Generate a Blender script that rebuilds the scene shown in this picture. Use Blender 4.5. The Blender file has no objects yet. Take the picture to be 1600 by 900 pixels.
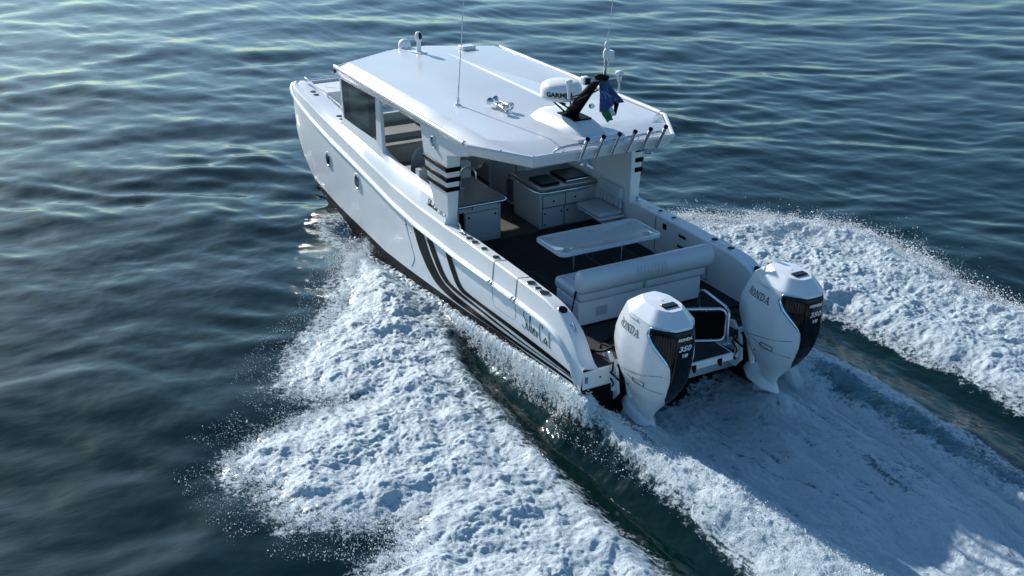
import bpy, bmesh, math, random
import numpy as np
from mathutils import Vector, Matrix
S = 1.2                      # metres per drawing unit (everything is drawn in units, then scaled to real size)
sc = bpy.context.scene
COL = sc.collection
# ---------------------------------------------------------------- camera
cd = bpy.data.cameras.new('camera'); cam = bpy.data.objects.new('camera', cd); COL.objects.link(cam)
R = ((-0.47039819, -0.35839862, 0.8063969), (-0.88245218, 0.19303761, -0.42896928), (-0.00192293, -0.91339307, -0.40707419))
M = Matrix(((R[0][0], -R[0][1], -R[0][2], -9.5057), (R[1][0], -R[1][1], -R[1][2], 7.36), (R[2][0], -R[2][1], -R[2][2], 6.75), (0, 0, 0, 1)))
cam.matrix_world = M
cam.location = Vector((-9.5057, 7.36, 6.75)) * S
cd.sensor_width = 36; cd.lens = 40.5; cd.clip_end = 20000; cd.clip_start = .1
sc.camera = cam
# ---------------------------------------------------------------- light
SUN_EL, SUN_AZ = math.radians(25), math.radians(9.5)     # azimuth counted from +X (the bow) towards +Y (port)
w = bpy.data.worlds.new('World'); sc.world = w; w.use_nodes = True
nt = w.node_tree; bg = nt.nodes['Background']
sky = nt.nodes.new('ShaderNodeTexSky'); sky.sky_type = 'NISHITA'; sky.sun_disc = False
sky.sun_elevation = SUN_EL; sky.sun_rotation = math.pi / 2 - SUN_AZ
sky.air_density = 1.0; sky.dust_density = .5; sky.ozone_density = 2.5
tint = nt.nodes.new('ShaderNodeVectorMath'); tint.operation = 'MULTIPLY'; tint.inputs[1].default_value = (.70, .935, 1.01)
nt.links.new(sky.outputs[0], tint.inputs[0]); nt.links.new(tint.outputs[0], bg.inputs[0]); bg.inputs[1].default_value = 0.093
sl = bpy.data.lights.new('sun', 'SUN'); sl.energy = 4.0; sl.angle = math.radians(.6); sl.color = (1, .96, .91)
so = bpy.data.objects.new('sun', sl); COL.objects.link(so)
sdir = Vector((math.cos(SUN_EL) * math.cos(SUN_AZ), math.cos(SUN_EL) * math.sin(SUN_AZ), math.sin(SUN_EL)))
so.rotation_euler = sdir.to_track_quat('Z', 'Y').to_euler(); so.location = (30, 5, 30)
vs = sc.view_settings; vs.view_transform = 'Standard'; vs.look = 'None'; vs.gamma = 1; vs.use_curve_mapping = False
vs.exposure = 0.62
sc.render.engine = 'CYCLES'
# ---------------------------------------------------------------- materials
def principled(name, col, rough=.4, metal=0, **kw):
    m = bpy.data.materials.new(name); m.use_nodes = True
    b = m.node_tree.nodes['Principled BSDF']
    b.inputs['Base Color'].default_value = (*col, 1); b.inputs['Roughness'].default_value = rough; b.inputs['Metallic'].default_value = metal
    for k, v in kw.items():
        b.inputs[k.replace('_', ' ')].default_value = v
    return m
def vary(m, scale=3, amt=.08, bump=0, bscale=60, rvar=0.0):
    """slight mottling of the base colour, roughness and a fine bump"""
    t = m.node_tree; b = t.nodes['Principled BSDF']; col = list(b.inputs['Base Color'].default_value)
    tc = t.nodes.new('ShaderNodeTexCoord'); n = t.nodes.new('ShaderNodeTexNoise'); n.inputs['Scale'].default_value = scale; n.inputs['Detail'].default_value = 5
    t.links.new(tc.outputs['Object'], n.inputs['Vector'])
    r = t.nodes.new('ShaderNodeMapRange'); r.inputs[1].default_value = .3; r.inputs[2].default_value = .7
    r.inputs[3].default_value = 1 - amt; r.inputs[4].default_value = 1 + amt * .5
    t.links.new(n.outputs['Fac'], r.inputs[0])
    mx = t.nodes.new('ShaderNodeVectorMath'); mx.operation = 'SCALE'; mx.inputs[0].default_value = col[:3]
    t.links.new(r.outputs[0], mx.inputs['Scale']); t.links.new(mx.outputs[0], b.inputs['Base Color'])
    if rvar:
        r2 = t.nodes.new('ShaderNodeMapRange'); r2.inputs[1].default_value = .35; r2.inputs[2].default_value = .65
        ro = b.inputs['Roughness'].default_value; r2.inputs[3].default_value = ro; r2.inputs[4].default_value = ro + rvar
        t.links.new(n.outputs['Fac'], r2.inputs[0]); t.links.new(r2.outputs[0], b.inputs['Roughness'])
    if bump:
        n2 = t.nodes.new('ShaderNodeTexNoise'); n2.inputs['Scale'].default_value = bscale; n2.inputs['Detail'].default_value = 3
        t.links.new(tc.outputs['Object'], n2.inputs['Vector'])
        bp = t.nodes.new('ShaderNodeBump'); bp.inputs['Strength'].default_value = bump; bp.inputs['Distance'].default_value = .01
        t.links.new(n2.outputs['Fac'], bp.inputs['Height']); t.links.new(bp.outputs[0], b.inputs['Normal'])
    return m
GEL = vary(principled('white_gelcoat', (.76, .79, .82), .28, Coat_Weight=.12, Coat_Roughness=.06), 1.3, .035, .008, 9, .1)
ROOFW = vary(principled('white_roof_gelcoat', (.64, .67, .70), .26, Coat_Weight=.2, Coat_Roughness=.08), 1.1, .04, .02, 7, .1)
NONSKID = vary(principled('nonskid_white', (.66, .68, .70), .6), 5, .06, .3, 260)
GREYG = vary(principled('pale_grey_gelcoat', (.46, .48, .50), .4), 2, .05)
BLACKP = vary(principled('black_paint', (.004, .004, .005), .3, Specular_IOR_Level=.04), 6, .3, 0, 1, .1)
BOTTOM = vary(principled('black_antifouling', (.007, .008, .010), .5, Specular_IOR_Level=.12), 8, .35, .25, 30, .2)
DARK = principled('dark_rubber', (.010, .010, .012), .6, Specular_IOR_Level=.12)
SEAM = principled('dark_seam', (.06, .065, .07), .6)
STEEL = vary(principled('polished_steel', (.62, .64, .66), .14, 1), 20, .1, 0, 1, .12)
CARPET = vary(principled('dark_deck_carpet', (.022, .022, .026), .9), 9, .3, .5, 300)
TEAK = vary(principled('grey_brown_foam_decking', (.08, .075, .07), .8), 8, .25, .4, 200)
VINYL = vary(principled('white_vinyl', (.50, .56, .61), .42), 3, .06, .12, 90)
CREAM = vary(principled('cream_vinyl', (.36, .37, .37), .5), 3, .06, .1, 90)
COUNTER = vary(principled('speckled_grey_counter', (.22, .21, .20), .22), 120, .4)
ENGW = vary(principled('pearl_white_engine_paint', (.72, .76, .80), .2, Coat_Weight=.6, Coat_Roughness=.04), 2, .03, 0, 1, .05)
ENGB = vary(principled('gloss_black_plastic', (.004, .004, .006), .14, Specular_IOR_Level=.3, Coat_Weight=.08), 6, .2)
CHROME = principled('chrome_trim', (.45, .62, .80), .12, 1)
GLASSD = principled('tinted_glass', (.008, .010, .013), .05, 0, Specular_IOR_Level=.3)
PLAST = principled('white_plastic', (.75, .77, .8), .35)
INK = principled('dark_lettering', (.02, .022, .026), .4)
SILV = principled('silver_lettering', (.7, .74, .8), .35, .3)
WOOD = vary(principled('warm_wood_trim', (.25, .13, .06), .5), 12, .3)
FLAGB = vary(principled('navy_blue_cloth', (.012, .05, .17), .8, Sheen_Weight=.3), 8, .2, .3, 150)
FLAGG = vary(principled('green_cloth', (.01, .14, .05), .8), 8, .2, .3, 150)
FLAGW = vary(principled('white_cloth', (.6, .65, .72), .8), 8, .1, .3, 150)
# see-through tinted side glass
TGL = bpy.data.materials.new('clear_side_glass'); TGL.use_nodes = True
_t = TGL.node_tree; _t.nodes.clear()
_o = _t.nodes.new('ShaderNodeOutputMaterial'); _g = _t.nodes.new('ShaderNodeBsdfGlossy'); _g.inputs['Roughness'].default_value = .02
_tr = _t.nodes.new('ShaderNodeBsdfTransparent'); _tr.inputs[0].default_value = (.30, .34, .36, 1); _m = _t.nodes.new('ShaderNodeMixShader')
_f = _t.nodes.new('ShaderNodeFresnel'); _f.inputs[0].default_value = 1.6
_t.links.new(_f.outputs[0], _m.inputs[0]); _t.links.new(_tr.outputs[0], _m.inputs[1]); _t.links.new(_g.outputs[0], _m.inputs[2]); _t.links.new(_m.outputs[0], _o.inputs[0])
WSG = TGL.copy(); WSG.name = 'windscreen_glass'
for _n in WSG.node_tree.nodes:
    if _n.type == 'BSDF_TRANSPARENT': _n.inputs[0].default_value = (.85, .88, .88, 1)
# ---------------------------------------------------------------- mesh helpers (all coordinates are boat coordinates)
class MB:
    def __init__(s): s.v = []; s.f = []; s.mi = []
    def add(s, v, f, mi=0):
        o = len(s.v); s.v += [tuple(p) for p in v]; s.f += [tuple(i + o for i in q) for q in f]; s.mi += [mi] * len(f); return s
    def box(s, x0, x1, y0, y1, z0, z1, mi=0):
        x0, x1 = sorted((x0, x1)); y0, y1 = sorted((y0, y1)); z0, z1 = sorted((z0, z1))
        v = [(x0, y0, z0), (x1, y0, z0), (x1, y1, z0), (x0, y1, z0), (x0, y0, z1), (x1, y0, z1), (x1, y1, z1), (x0, y1, z1)]
        return s.add(v, [(0, 3, 2, 1), (4, 5, 6, 7), (0, 1, 5, 4), (1, 2, 6, 5), (2, 3, 7, 6), (3, 0, 4, 7)], mi)
    def obox(s, c, half, rot, mi=0):
        """oriented box: rot is a 3x3 Matrix"""
        v = []
        for k in ((-1,-1,-1),(1,-1,-1),(1,1,-1),(-1,1,-1),(-1,-1,1),(1,-1,1),(1,1,1),(-1,1,1)):
            v.append(Vector(c) + rot @ Vector((k[0]*half[0], k[1]*half[1], k[2]*half[2])))
        return s.add(v, [(0, 3, 2, 1), (4, 5, 6, 7), (0, 1, 5, 4), (1, 2, 6, 5), (2, 3, 7, 6), (3, 0, 4, 7)], mi)
    def rings(s, rs, closed=True, cap=True, mi=0):
        n = len(rs[0]); v = [p for r in rs for p in r]; f = []
        for i in range(len(rs) - 1):
            for j in range(n if closed else n - 1):
                k = (j + 1) % n; f.append((i*n+j, i*n+k, (i+1)*n+k, (i+1)*n+j))
        if cap and closed:
            f.append(tuple(reversed(range(n)))); f.append(tuple((len(rs)-1)*n + j for j in range(n)))
        return s.add(v, f, mi)
    def tube(s, pts, r, n=10, cap=True, mi=0):
        pts = [Vector(p) for p in pts]; rs = []
        rr = r if isinstance(r, (list, tuple)) else [r] * len(pts)
        t0 = (pts[1] - pts[0]).normalized(); up = Vector((0, 0, 1)) if abs(t0.z) < .9 else Vector((1, 0, 0))
        a = t0.cross(up).normalized()
        for i, p in enumerate(pts):
            if i == 0: t = t0
            elif i == len(pts) - 1: t = (pts[i] - pts[i-1]).normalized()
            else: t = ((pts[i+1] - p).normalized() + (p - pts[i-1]).normalized()).normalized()
            a = (a - t * a.dot(t)).normalized(); b = t.cross(a)
            rs.append([p + (a * math.cos(q) + b * math.sin(q)) * rr[i] for q in [2*math.pi*k/n for k in range(n)]])
        return s.rings(rs, True, cap, mi)
    def lathe(s, c, prof, n=24, axis=(0, 0, 1), mi=0):
        ax = Vector(axis).normalized(); u = Vector((1, 0, 0)) if abs(ax.x) < .9 else Vector((0, 1, 0))
        a = ax.cross(u).normalized(); b = ax.cross(a)
        rs = [[Vector(c) + ax * h + (a * math.cos(q) + b * math.sin(q)) * r for q in [2*math.pi*k/n for k in range(n)]] for r, h in prof]
        return s.rings(rs, True, True, mi)
    def prism(s, poly, d, mi=0):
        """poly: list of 3-D points, extruded by vector d"""
        n = len(poly); v = [Vector(p) for p in poly] + [Vector(p) + Vector(d) for p in poly]
        f = [tuple(reversed(range(n))), tuple(range(n, 2*n))] + [(i, (i+1) % n, n + (i+1) % n, n + i) for i in range(n)]
        return s.add(v, f, mi)
    def build(s, name, mat, parent=None, loc=None, bevel=0, seg=2, smooth=35, sub=0):
        me = bpy.data.meshes.new(name)
        org = Vector(loc) if loc is not None else (parent['_org'] if parent is not None and '_org' in parent else (0, 0, 0))
        org = Vector(org)
        me.from_pydata([tuple(Vector(p) - org) for p in s.v], [], s.f)
        mats = mat if isinstance(mat, (list, tuple)) else [mat]
        for m in mats: me.materials.append(m)
        if len(mats) > 1: me.polygons.foreach_set('material_index', s.mi)
        bm = bmesh.new(); bm.from_mesh(me); bmesh.ops.recalc_face_normals(bm, faces=bm.faces); bm.to_mesh(me); bm.free()
        me.update()
        if smooth:
            me.shade_smooth(); me.set_sharp_from_angle(angle=math.radians(smooth))
        o = bpy.data.objects.new(name, me); COL.objects.link(o); o['_org'] = tuple(org)
        if parent is not None: o.parent = parent
        else: o.location = org
        if bevel:
            b = o.modifiers.new('bevel', 'BEVEL'); b.width = bevel; b.segments = seg; b.limit_method = 'ANGLE'; b.angle_limit = math.radians(32); b.harden_normals = False
        if sub:
            q = o.modifiers.new('sub', 'SUBSURF'); q.levels = sub; q.render_levels = sub
        return o
def tag(o, label, cat, group=None, kind=None):
    if label: o['label'] = label
    if cat: o['category'] = cat
    if group: o['group'] = group
    if kind: o['kind'] = kind
    return o
def thing(name, loc, label, cat, group=None):
    o = bpy.data.objects.new(name, None); COL.objects.link(o); o.location = loc; o['_org'] = tuple(loc); o.empty_display_size = .1
    return tag(o, label, cat, group)
def kids(o): return [c for c in bpy.data.objects if c.parent == o]
def copy_tree(o, d, parent=None):
    """copy of a thing with copies of its parts and sub-parts, moved by d"""
    c = o.copy(); COL.objects.link(c)
    if parent is None: c.location = Vector(o.location) + Vector(d)
    else: c.parent = parent
    for k in kids(o):
        if k is not c: copy_tree(k, d, c)
    return c
def text_verts(body, size=1, ext=0, italic=0, bold=0):
    cu = bpy.data.curves.new('lettering', 'FONT'); cu.body = body; cu.size = size; cu.extrude = ext; cu.shear = italic; cu.offset = bold
    cu.resolution_u = 3
    o = bpy.data.objects.new('lettering', cu); COL.objects.link(o)
    dg = bpy.context.evaluated_depsgraph_get(); me = bpy.data.meshes.new_from_object(o.evaluated_get(dg))
    v = [tuple(p.co) for p in me.vertices]; f = [tuple(p.vertices) for p in me.polygons]
    bpy.data.objects.remove(o); bpy.data.curves.remove(cu); bpy.data.meshes.remove(me)
    return v, f
def lerp(xs, ys, x):
    return float(np.interp(x, xs, ys))
def smoothcurve(pts, n=6):
    """Catmull-Rom through points"""
    P = [Vector(p) for p in pts]; P = [P[0]*2 - P[1]] + P + [P[-1]*2 - P[-2]]; out = []
    for i in range(1, len(P) - 2):
        for k in range(n):
            t = k / n
            out.append(.5 * ((2*P[i]) + (P[i+1]-P[i-1])*t + (2*P[i-1]-5*P[i]+4*P[i+1]-P[i+2])*t*t + (-P[i-1]+3*P[i]-3*P[i+1]+P[i+2])*t**3))
    out.append(P[-2]); return out
# ================================================================ THE BOAT
boat = thing('catamaran', (0, 0, 0), 'white twin-hulled power boat with black stripes and hardtop roof speeding through foam', 'boat')
XR = [0, .12, .2, .46, .7, .9, 1.5, 2.1, 3.2, 4.5, 5.3, 6.7, 7.47, 7.9, 8.8, 9.6, 10.05]  # hull lines and fittings: positions back-projected from image pixels, baked as numbers
ZR = [.53, .66, .78, .96, 1.01, 1.02, 1.02, 1.01, .98, .99, 1.04, 1.20, 1.28, 1.32, 1.44, 1.60, 1.77]
XC = [0, .06, .12, .2, .32, .45, .62, .87, 1.5, 2.1, 3.0, 3.6, 4.5, 5.4, 6.5, 7.45, 8.5, 9.4, 10.05]
ZC = [.78, .80, .86, .97, 1.09, 1.17, 1.235, 1.27, 1.275, 1.275, 1.265, 1.245, 1.24, 1.27, 1.38, 1.48, 1.60, 1.71, 1.80]
XB = [0, 1.05, 1.95, 3.07, 4, 5, 5.8, 6.9, 7.8, 8.4, 8.97, 9.5, 9.79, 9.95, 10.05]
ZB = [.49, .42, .37, .27, .21, .15, .12, .17, .21, .27, .33, .66, .93, 1.15, 1.45]
ZL = [.16, .10, .05, -.06, -.22, -.32, -.34, -.34, -.18, .02, .25, .62, .90, 1.12, 1.42]
XW = [3.5, 4.2, 5.0, 5.46, 6.0, 6.7, 7.5, 8.0, 8.77, 9.4, 10.05]
ZW = [1.47, 1.48, 1.46, 1.46, 1.49, 1.54, 1.585, 1.59, 1.65, 1.72, 1.80]
zr = lambda x: lerp(XR, ZR, x); zc = lambda x: lerp(XC, ZC, x); zb = lambda x: lerp(XB, ZB, x); zl = lambda x: lerp(XB, ZL, x); zw = lambda x: lerp(XW, ZW, x)
yo = lambda x: lerp([0, 9.5, 9.8, 9.95, 10.05], [0, 0, -.02, -.06, -.12], x)      # plan curve of the bow corners
def side_y(x, z):
    if z >= zr(x): return lerp([zr(x), zc(x) + 1e-4], [1.45, 1.42], z) + yo(x)
    return lerp([zb(x), zr(x)], [1.42, 1.45], z) + yo(x)
xs = sorted(set([round(v, 3) for v in np.linspace(0, 10.05, 84)] + [.06, .2, .32, 9.95, 10.0]))
hull = MB()
for s in (1, -1):
    sec = []
    for x in xs:
        t = lerp([0, 7, 9, 10.05], [0, 0, .6, 1], x)
        zk = zl(x) - lerp([0, 7, 8.6, 9], [.22, .22, .1, .0], x)
        m1 = (zb(x) + zr(x)) / 2
        sec.append([(x, s*.62*(1-t) + s*1.1*t, max(.5, zk) if x < 9.5 else zl(x)), (x, s*(1.02 + .2*t), zk), (x, s*(1.375 + .01*t + yo(x)), zl(x)), (x, s*(1.42 + yo(x)), zb(x)),
                    (x, s*side_y(x, m1) + s*.004, m1), (x, s*(1.45 + yo(x)), zr(x)), (x, s*(1.445 + yo(x)), zr(x) + .02), (x, s*(1.42 + yo(x)), zc(x))])
    n = 8; v = [p for r in sec for p in r]
    for i in range(len(xs) - 1):
        for j in range(n - 1):
            hull.add([], [], 0)
    o = len(hull.v); hull.v += v
    for i in range(len(xs) - 1):
        for j in range(n - 1):
            hull.f.append((o + i*n + j, o + i*n + j + 1, o + (i+1)*n + j + 1, o + (i+1)*n + j)); hull.mi.append(1 if j <= 2 else 0)
    hull.f.append(tuple(o + j for j in range(n))); hull.mi.append(1)                      # stern end of the sponson
    hull.f.append(tuple(o + (len(xs)-1)*n + j for j in range(n))); hull.mi.append(0)
# bridge deck underside and bow face
hull.box(.3, 10.0, -1.12, 1.12, .42, .62, 1)
hull.add([(10.05, 1.29, 1.80), (10.05, -1.29, 1.80), (10.06, -1.1, 1.42), (10.06, 1.1, 1.42)], [(0, 1, 2, 3)], 0)
HULL = hull.build('hull', [GEL, BOTTOM], boat, smooth=30)
# topsides above the crease: coaming, cabin side, foredeck edge
for s in (1, -1):
    up = MB()
    # aft gunwale with its inner wall
    dz = 0 if s == 1 else .05
    xa = [x for x in xs if x <= 3.3] + [3.64]
    rs = []
    for x in xa:
        z = zc(x); top = min(1, max(0, (x - .02) / .4)) * dz
        rs.append([(x, s*1.42, z), (x, s*1.405, z + .014 + top), (x, s*1.245, z - .005 + top), (x, s*1.232, z - .02 + top), (x, s*1.232, .74)])
    up.rings(rs, closed=False, cap=False)
    up.add(rs[0], [(0, 1, 2, 3, 4)])
    # cabin side band from the crease to the sill shoulder and up to the glass
    xm = [3.645] + [x for x in xs if 3.7 < x < 7.7] + [7.76]
    rs = []
    for x in xm:
        sill = lerp([3.6, 5.57, 5.95, 6.25, 7.5, 7.8], [1.50, 1.535, 1.58, 1.70, 1.725, 1.74], x)
        rs.append([(x, s*(1.42), zc(x)), (x, s*1.385, zc(x) + .012), (x, s*1.315, zw(x) - .012), (x, s*1.295, zw(x)), (x, s*1.262, sill - .01), (x, s*1.245, sill), (x, s*1.19, sill)])
    up.rings(rs, closed=False, cap=False)
    up.add([rs[0][k] for k in (0, 1, 2, 3, 4, 5, 6)] + [(3.645, s*1.19, .76), (3.645, s*1.3, .76)], [tuple(range(9))])
    up.add([(x, s*1.19, z) for x, z in [(3.62, .76), (3.62, 1.5), (5.57, 1.535), (5.95, 1.58), (6.25, 1.70), (7.76, 1.735), (7.76, .76)]], [tuple(range(7))])
    # foredeck coaming
    xf = [7.76] + [x for x in xs if x > 7.8]
    rs = []
    for x in xf:
        e = yo(x); zt = zw(x)
        rs.append([(x, s*(1.42 + e), zc(x)), (x, s*(1.39 + e), zc(x) + .012), (x, s*(1.315 + e*.8), zt - .01), (x, s*(1.29 + e*.8), zt + .002), (x, s*1.02, zt - .01), (x, s*1.0, zt - .03), (x, s*.985, zt - .05), (x, s*.985, .9)])
    up.rings(rs, closed=False, cap=False)
    up.add([(7.76, s*1.245, 1.735), (7.76, s*1.30, 1.60), (7.76, s*1.0, 1.59), (7.76, s*1.0, 1.735)], [(0, 1, 2, 3)])
    UP = up.build('topsides', GEL, boat, smooth=40)
# foredeck with its sunken lounge
fd = MB()
fd.box(9.22, 10.05, -1.0, 1.0, 1.40, 1.745); fd.box(9.98, 10.075, -1.2, 1.2, 1.6, 1.785)
fd.box(9.34, 9.85, -.55, .55, 1.745, 1.757)
fd.build('foredeck', NONSKID, boat, bevel=.02)
b = MB(); b.box(7.7, 9.22, -1.0, 1.0, .86, .9); b.build('foredeck_well', GREYG, boat)
for s in (1, -1):
    b = MB(); b.tube([(9.62, s*.99, 1.66), (9.6, s*.99, 1.71), (9.4, s*.99, 1.70), (8.2, s*.985, 1.635), (7.95, s*.985, 1.60), (7.93, s*.985, 1.56)], .013, 8)
    for x in (9.1, 8.6): b.tube([(x, s*.99, 1.6), (x, s*.99, 1.67)], .009, 6)
    b.build('grab_rail', STEEL, boat)
    b = MB(); b.tube([(9.92, s*1.13, 1.80), (9.92, s*1.13, 1.86)], .02, 8); b.tube([(9.84, s*1.13, 1.86), (10.0, s*1.13, 1.86)], .014, 8)
    b.build('cleat', STEEL, boat)
b = MB(); b.lathe((9.98, .45, 1.775), [(.05, 0), (.05, .02), (.02, .05), (0, .06)], 14); b.build('deck_light', STEEL, boat)
b = MB(); b.tube([(9.62, .9, 1.74), (9.25, .55, 1.735)], .01, 6); b.build('hatch_stay', STEEL, boat)
# rub rail
for s in (1, -1):
    pts = [(x, s*(1.462 + yo(x)), zr(x)) for x in xs if x > .02]
    b = MB(); rs = []
    for p in pts:
        x, y, z = p
        rs.append([(x, y + s*(-.015), z - .034), (x, y + s*.018, z - .026), (x, y + s*.028, z), (x, y + s*.014, z + .022), (x, y - s*.02, z + .03), (x, y - s*.02, z)])
    b.rings(rs, True, True)
    rr = b.build('rub_rail', PLAST, boat, smooth=60)
    c = MB(); c.tube([(x, s*(1.462 + yo(x)) + s*.026, zr(x) - .004) for x in xs if x > .05], .009, 6); c.build('steel_strip', STEEL, rr)
    if s == 1:
        for x in (2.13, 1.53):
            for dx in (-.035, .035):
                c = MB(); c.lathe((x + dx - .012, 1.47, zr(x)), [(.03, 0), (.036, .006), (.036, .018), (.03, .024)], 12, axis=(1, 0, 0)); c.build('rail_end_cap', STEEL, rr)
# rub rail wraps the bow
b = MB(); b.tube([(10.07, 1.3, 1.775), (10.11, 1.0, 1.77), (10.12, 0, 1.77), (10.11, -1.0, 1.77), (10.07, -1.3, 1.775)], .032, 8); b.build('bow_fender', PLAST, boat)

# ---- stripes: thin painted sheets following the hull side
def side_patch(L, Rr, off=.004, n=14, s=1):
    """sheet between two (x,z) polylines on the hull side"""
    def res(pl, m):
        pl = np.array(pl, float); d = np.r_[0, np.cumsum(np.hypot(*np.diff(pl, axis=0).T))]; t = np.linspace(0, d[-1], m)
        return np.c_[np.interp(t, d, pl[:, 0]), np.interp(t, d, pl[:, 1])]
    sm = lambda pl: [(p.x, p.z) for p in smoothcurve([(a, 0, c) for a, c in pl], 6)]
    a = res(sm(L), n*4); c = res(sm(Rr), n*4); v = []; f = []
    for i in range(len(a)):
        for k in range(4):
            x = a[i][0] + (c[i][0]-a[i][0])*k/3; z = a[i][1] + (c[i][1]-a[i][1])*k/3
            v.append((x, s*(side_y(x, z) + off + (.004 if abs(z - (zb(x)+zr(x))/2) < .3 else 0)), z))
    for i in range(len(a) - 1):
        for k in range(3): f.append((i*4+k, i*4+k+1, i*4+k+5, i*4+k+4))
    return v, f
for s in (1, -1):  # stripe outlines precomputed by back-projecting image pixels onto the hull side
    for L, Q in [([(4.58, .93), (4.37, .63), (4.10, .42), (3.77, .30), (3.18, .285), (1.95, .375), (.3, .505), (.10, .515)], [(4.22, .955), (4.02, .70), (3.73, .48), (3.35, .40), (2.63, .405), (1.6, .45), (.3, .545), (.10, .55)]),
                 ([(4.12, .93), (3.92, .69), (3.66, .485), (3.29, .435), (2.68, .452), (1.47, .495), (.35, .57), (.12, .575)], [(3.91, .95), (3.74, .74), (3.49, .54), (3.17, .495), (2.57, .495), (1.28, .525), (.35, .585), (.14, .59)]),
                 ([(3.50, .93), (3.34, .70), (3.12, .525), (2.68, .525), (1.75, .555), (.83, .58), (.35, .598), (.15, .605)], [(3.32, .945), (3.19, .76), (3.00, .60), (2.57, .585), (1.66, .625), (.84, .648), (.35, .65), (.18, .65)])]:
        b = MB(); b.add(*side_patch(L, Q, s=s)); b.build('hull_stripe', BLACKP, boat)
# boarding door and engine-side seams in the hull
def seam(pts, r=.0035, name='door_seam', s=1):
    P = []
    for i in range(len(pts) - 1):
        for k in range(8):
            t = k / 8; P.append((pts[i][0]*(1-t) + pts[i+1][0]*t, pts[i][1]*(1-t) + pts[i+1][1]*t))
    P.append(pts[-1])
    b = MB(); b.tube([(x, s*(side_y(x, z) + (.0015 if abs(z-(zb(x)+zr(x))/2) > .01 else .004)), z) for x, z in P], r, 5); return b.build(name, SEAM, boat)
seam([(2.13, 1.275), (2.13, .76), (2.10, .71), (2.04, .70), (1.62, .72), (1.55, .75), (1.53, .80), (1.53, 1.27)])
for x in (2.13, 1.53): b = MB(); b.tube([(x, 1.425, 1.28), (x, 1.41, 1.291), (x, 1.25, 1.273), (x, 1.231, 1.255), (x, 1.229, .8)], .0035, 5); b.build('door_seam', SEAM, boat)
seam([(4.87, .96), (4.80, .8), (4.66, .55), (4.60, .44), (4.64, .36), (4.74, .25)], .006, 'hull_seam')
for x, z in ((4.86, .86), (4.68, .80)):
    b = MB(); b.lathe((x, side_y(x, z), z), [(.014, 0), (.012, .008), (0, .01)], 10, axis=(0, 1, 0)); b.build('drain_fitting', STEEL, boat)
for x, z in ((5.10, .02), (4.98, -.02)):
    b = MB(); b.lathe((x, 1.385, z), [(.022, 0), (.02, .03), (.012, .032)], 10, axis=(0, 1, .3)); b.build('drain_fitting', DARK, boat)
# portholes
for s in (1, -1):
    for x, z in ((8.09, .94), (6.75, .95)):
        y = side_y(x, z)
        b = MB(); b.lathe((x, s*y, z), [(.135, -.03), (.135, .006), (.128, .016), (.112, .018), (.102, .006), (.102, -.02)], 28, axis=(0, s, .05))
        p = b.build('porthole', GEL, boat, smooth=50)
        g = MB(); g.lathe((x, s*(y + .004), z), [(.105, -.01), (.105, .003)], 28, axis=(0, s, .05)); g.build('pane', GLASSD, p)
# ---- hand-written lettering built from stroked ribbons (x runs aft, so the text reads towards the stern)
def stroke_text(strokes, org, size, r, name, s=1, slope=0):
    """strokes: lists of (u,v), u to the right as read. On the port side right is aft (-x)"""
    b = MB()
    for st in strokes:
        pts = smoothcurve([(u, 0, v) for u, v in st], 5); P = []
        for p in pts:
            x = org[0] - s*p.x*size; z = org[1] + p.z*size + slope*p.x*size
            P.append((x, s*(side_y(x, z) + .004), z))
        b.tube(P, r, 5)
    return b.build(name, INK, boat)
SCRIPT = [  # an S-i-l-v-e-r C-a-t signature
    [(.55, 1.0), (.42, 1.12), (.2, 1.0), (.18, .78), (.36, .62), (.44, .42), (.34, .16), (.12, .06), (.0, .2)],
    [(.52, .5), (.54, .2), (.62, .1), (.70, .2)], [(.55, .66), (.56, .70)],
    [(.70, .2), (.86, .7), (.92, 1.0), (.84, 1.0), (.80, .5), (.84, .14), (.92, .14)],
    [(.96, .48), (1.02, .12), (1.12, .3), (1.16, .5)],
    [(1.2, .26), (1.34, .38), (1.28, .5), (1.2, .34), (1.26, .12), (1.4, .18)],
    [(1.46, .46), (1.50, .14), (1.54, .38), (1.62, .44)],
    [(2.15, .86), (2.05, 1.08), (1.86, .9), (1.76, .5), (1.86, .12), (2.06, .1), (2.2, .28)],
    [(2.5, .42), (2.36, .46), (2.28, .24), (2.38, .12), (2.5, .34), (2.52, .12), (2.6, .12)],
    [(2.78, .9), (2.74, .4), (2.78, .12), (2.9, .16)], [(2.62, .62), (2.98, .66)]]
stroke_text(SCRIPT, (1.36, .715), .235, .0048, 'lettering')
stroke_text(SCRIPT, (.68, .715), .235, .0048, 'lettering', s=-1)
b = MB()
def cab_y(x, z): return lerp([zc(x) + .012, zw(x) - .012], [1.385, 1.315], z)
for st in SCRIPT:
    pts = smoothcurve([(u, 0, v) for u, v in st], 3)
    b.tube([(4.28 - p.x*.118, cab_y(4.28 - p.x*.118, 1.335 + p.z*.085) + .003, 1.335 + p.z*.085) for p in pts], .0045, 4)
b.build('lettering', INK, boat); b = MB()
v, f = text_verts('38CX', .10, 0, .25)
b.add([(3.90 - p[0]*1.0, cab_y(3.90 - p[0], 1.335 + p[1]) + .004, 1.335 + p[1]) for p in v], f)
b.build('lettering', INK, boat)
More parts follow.
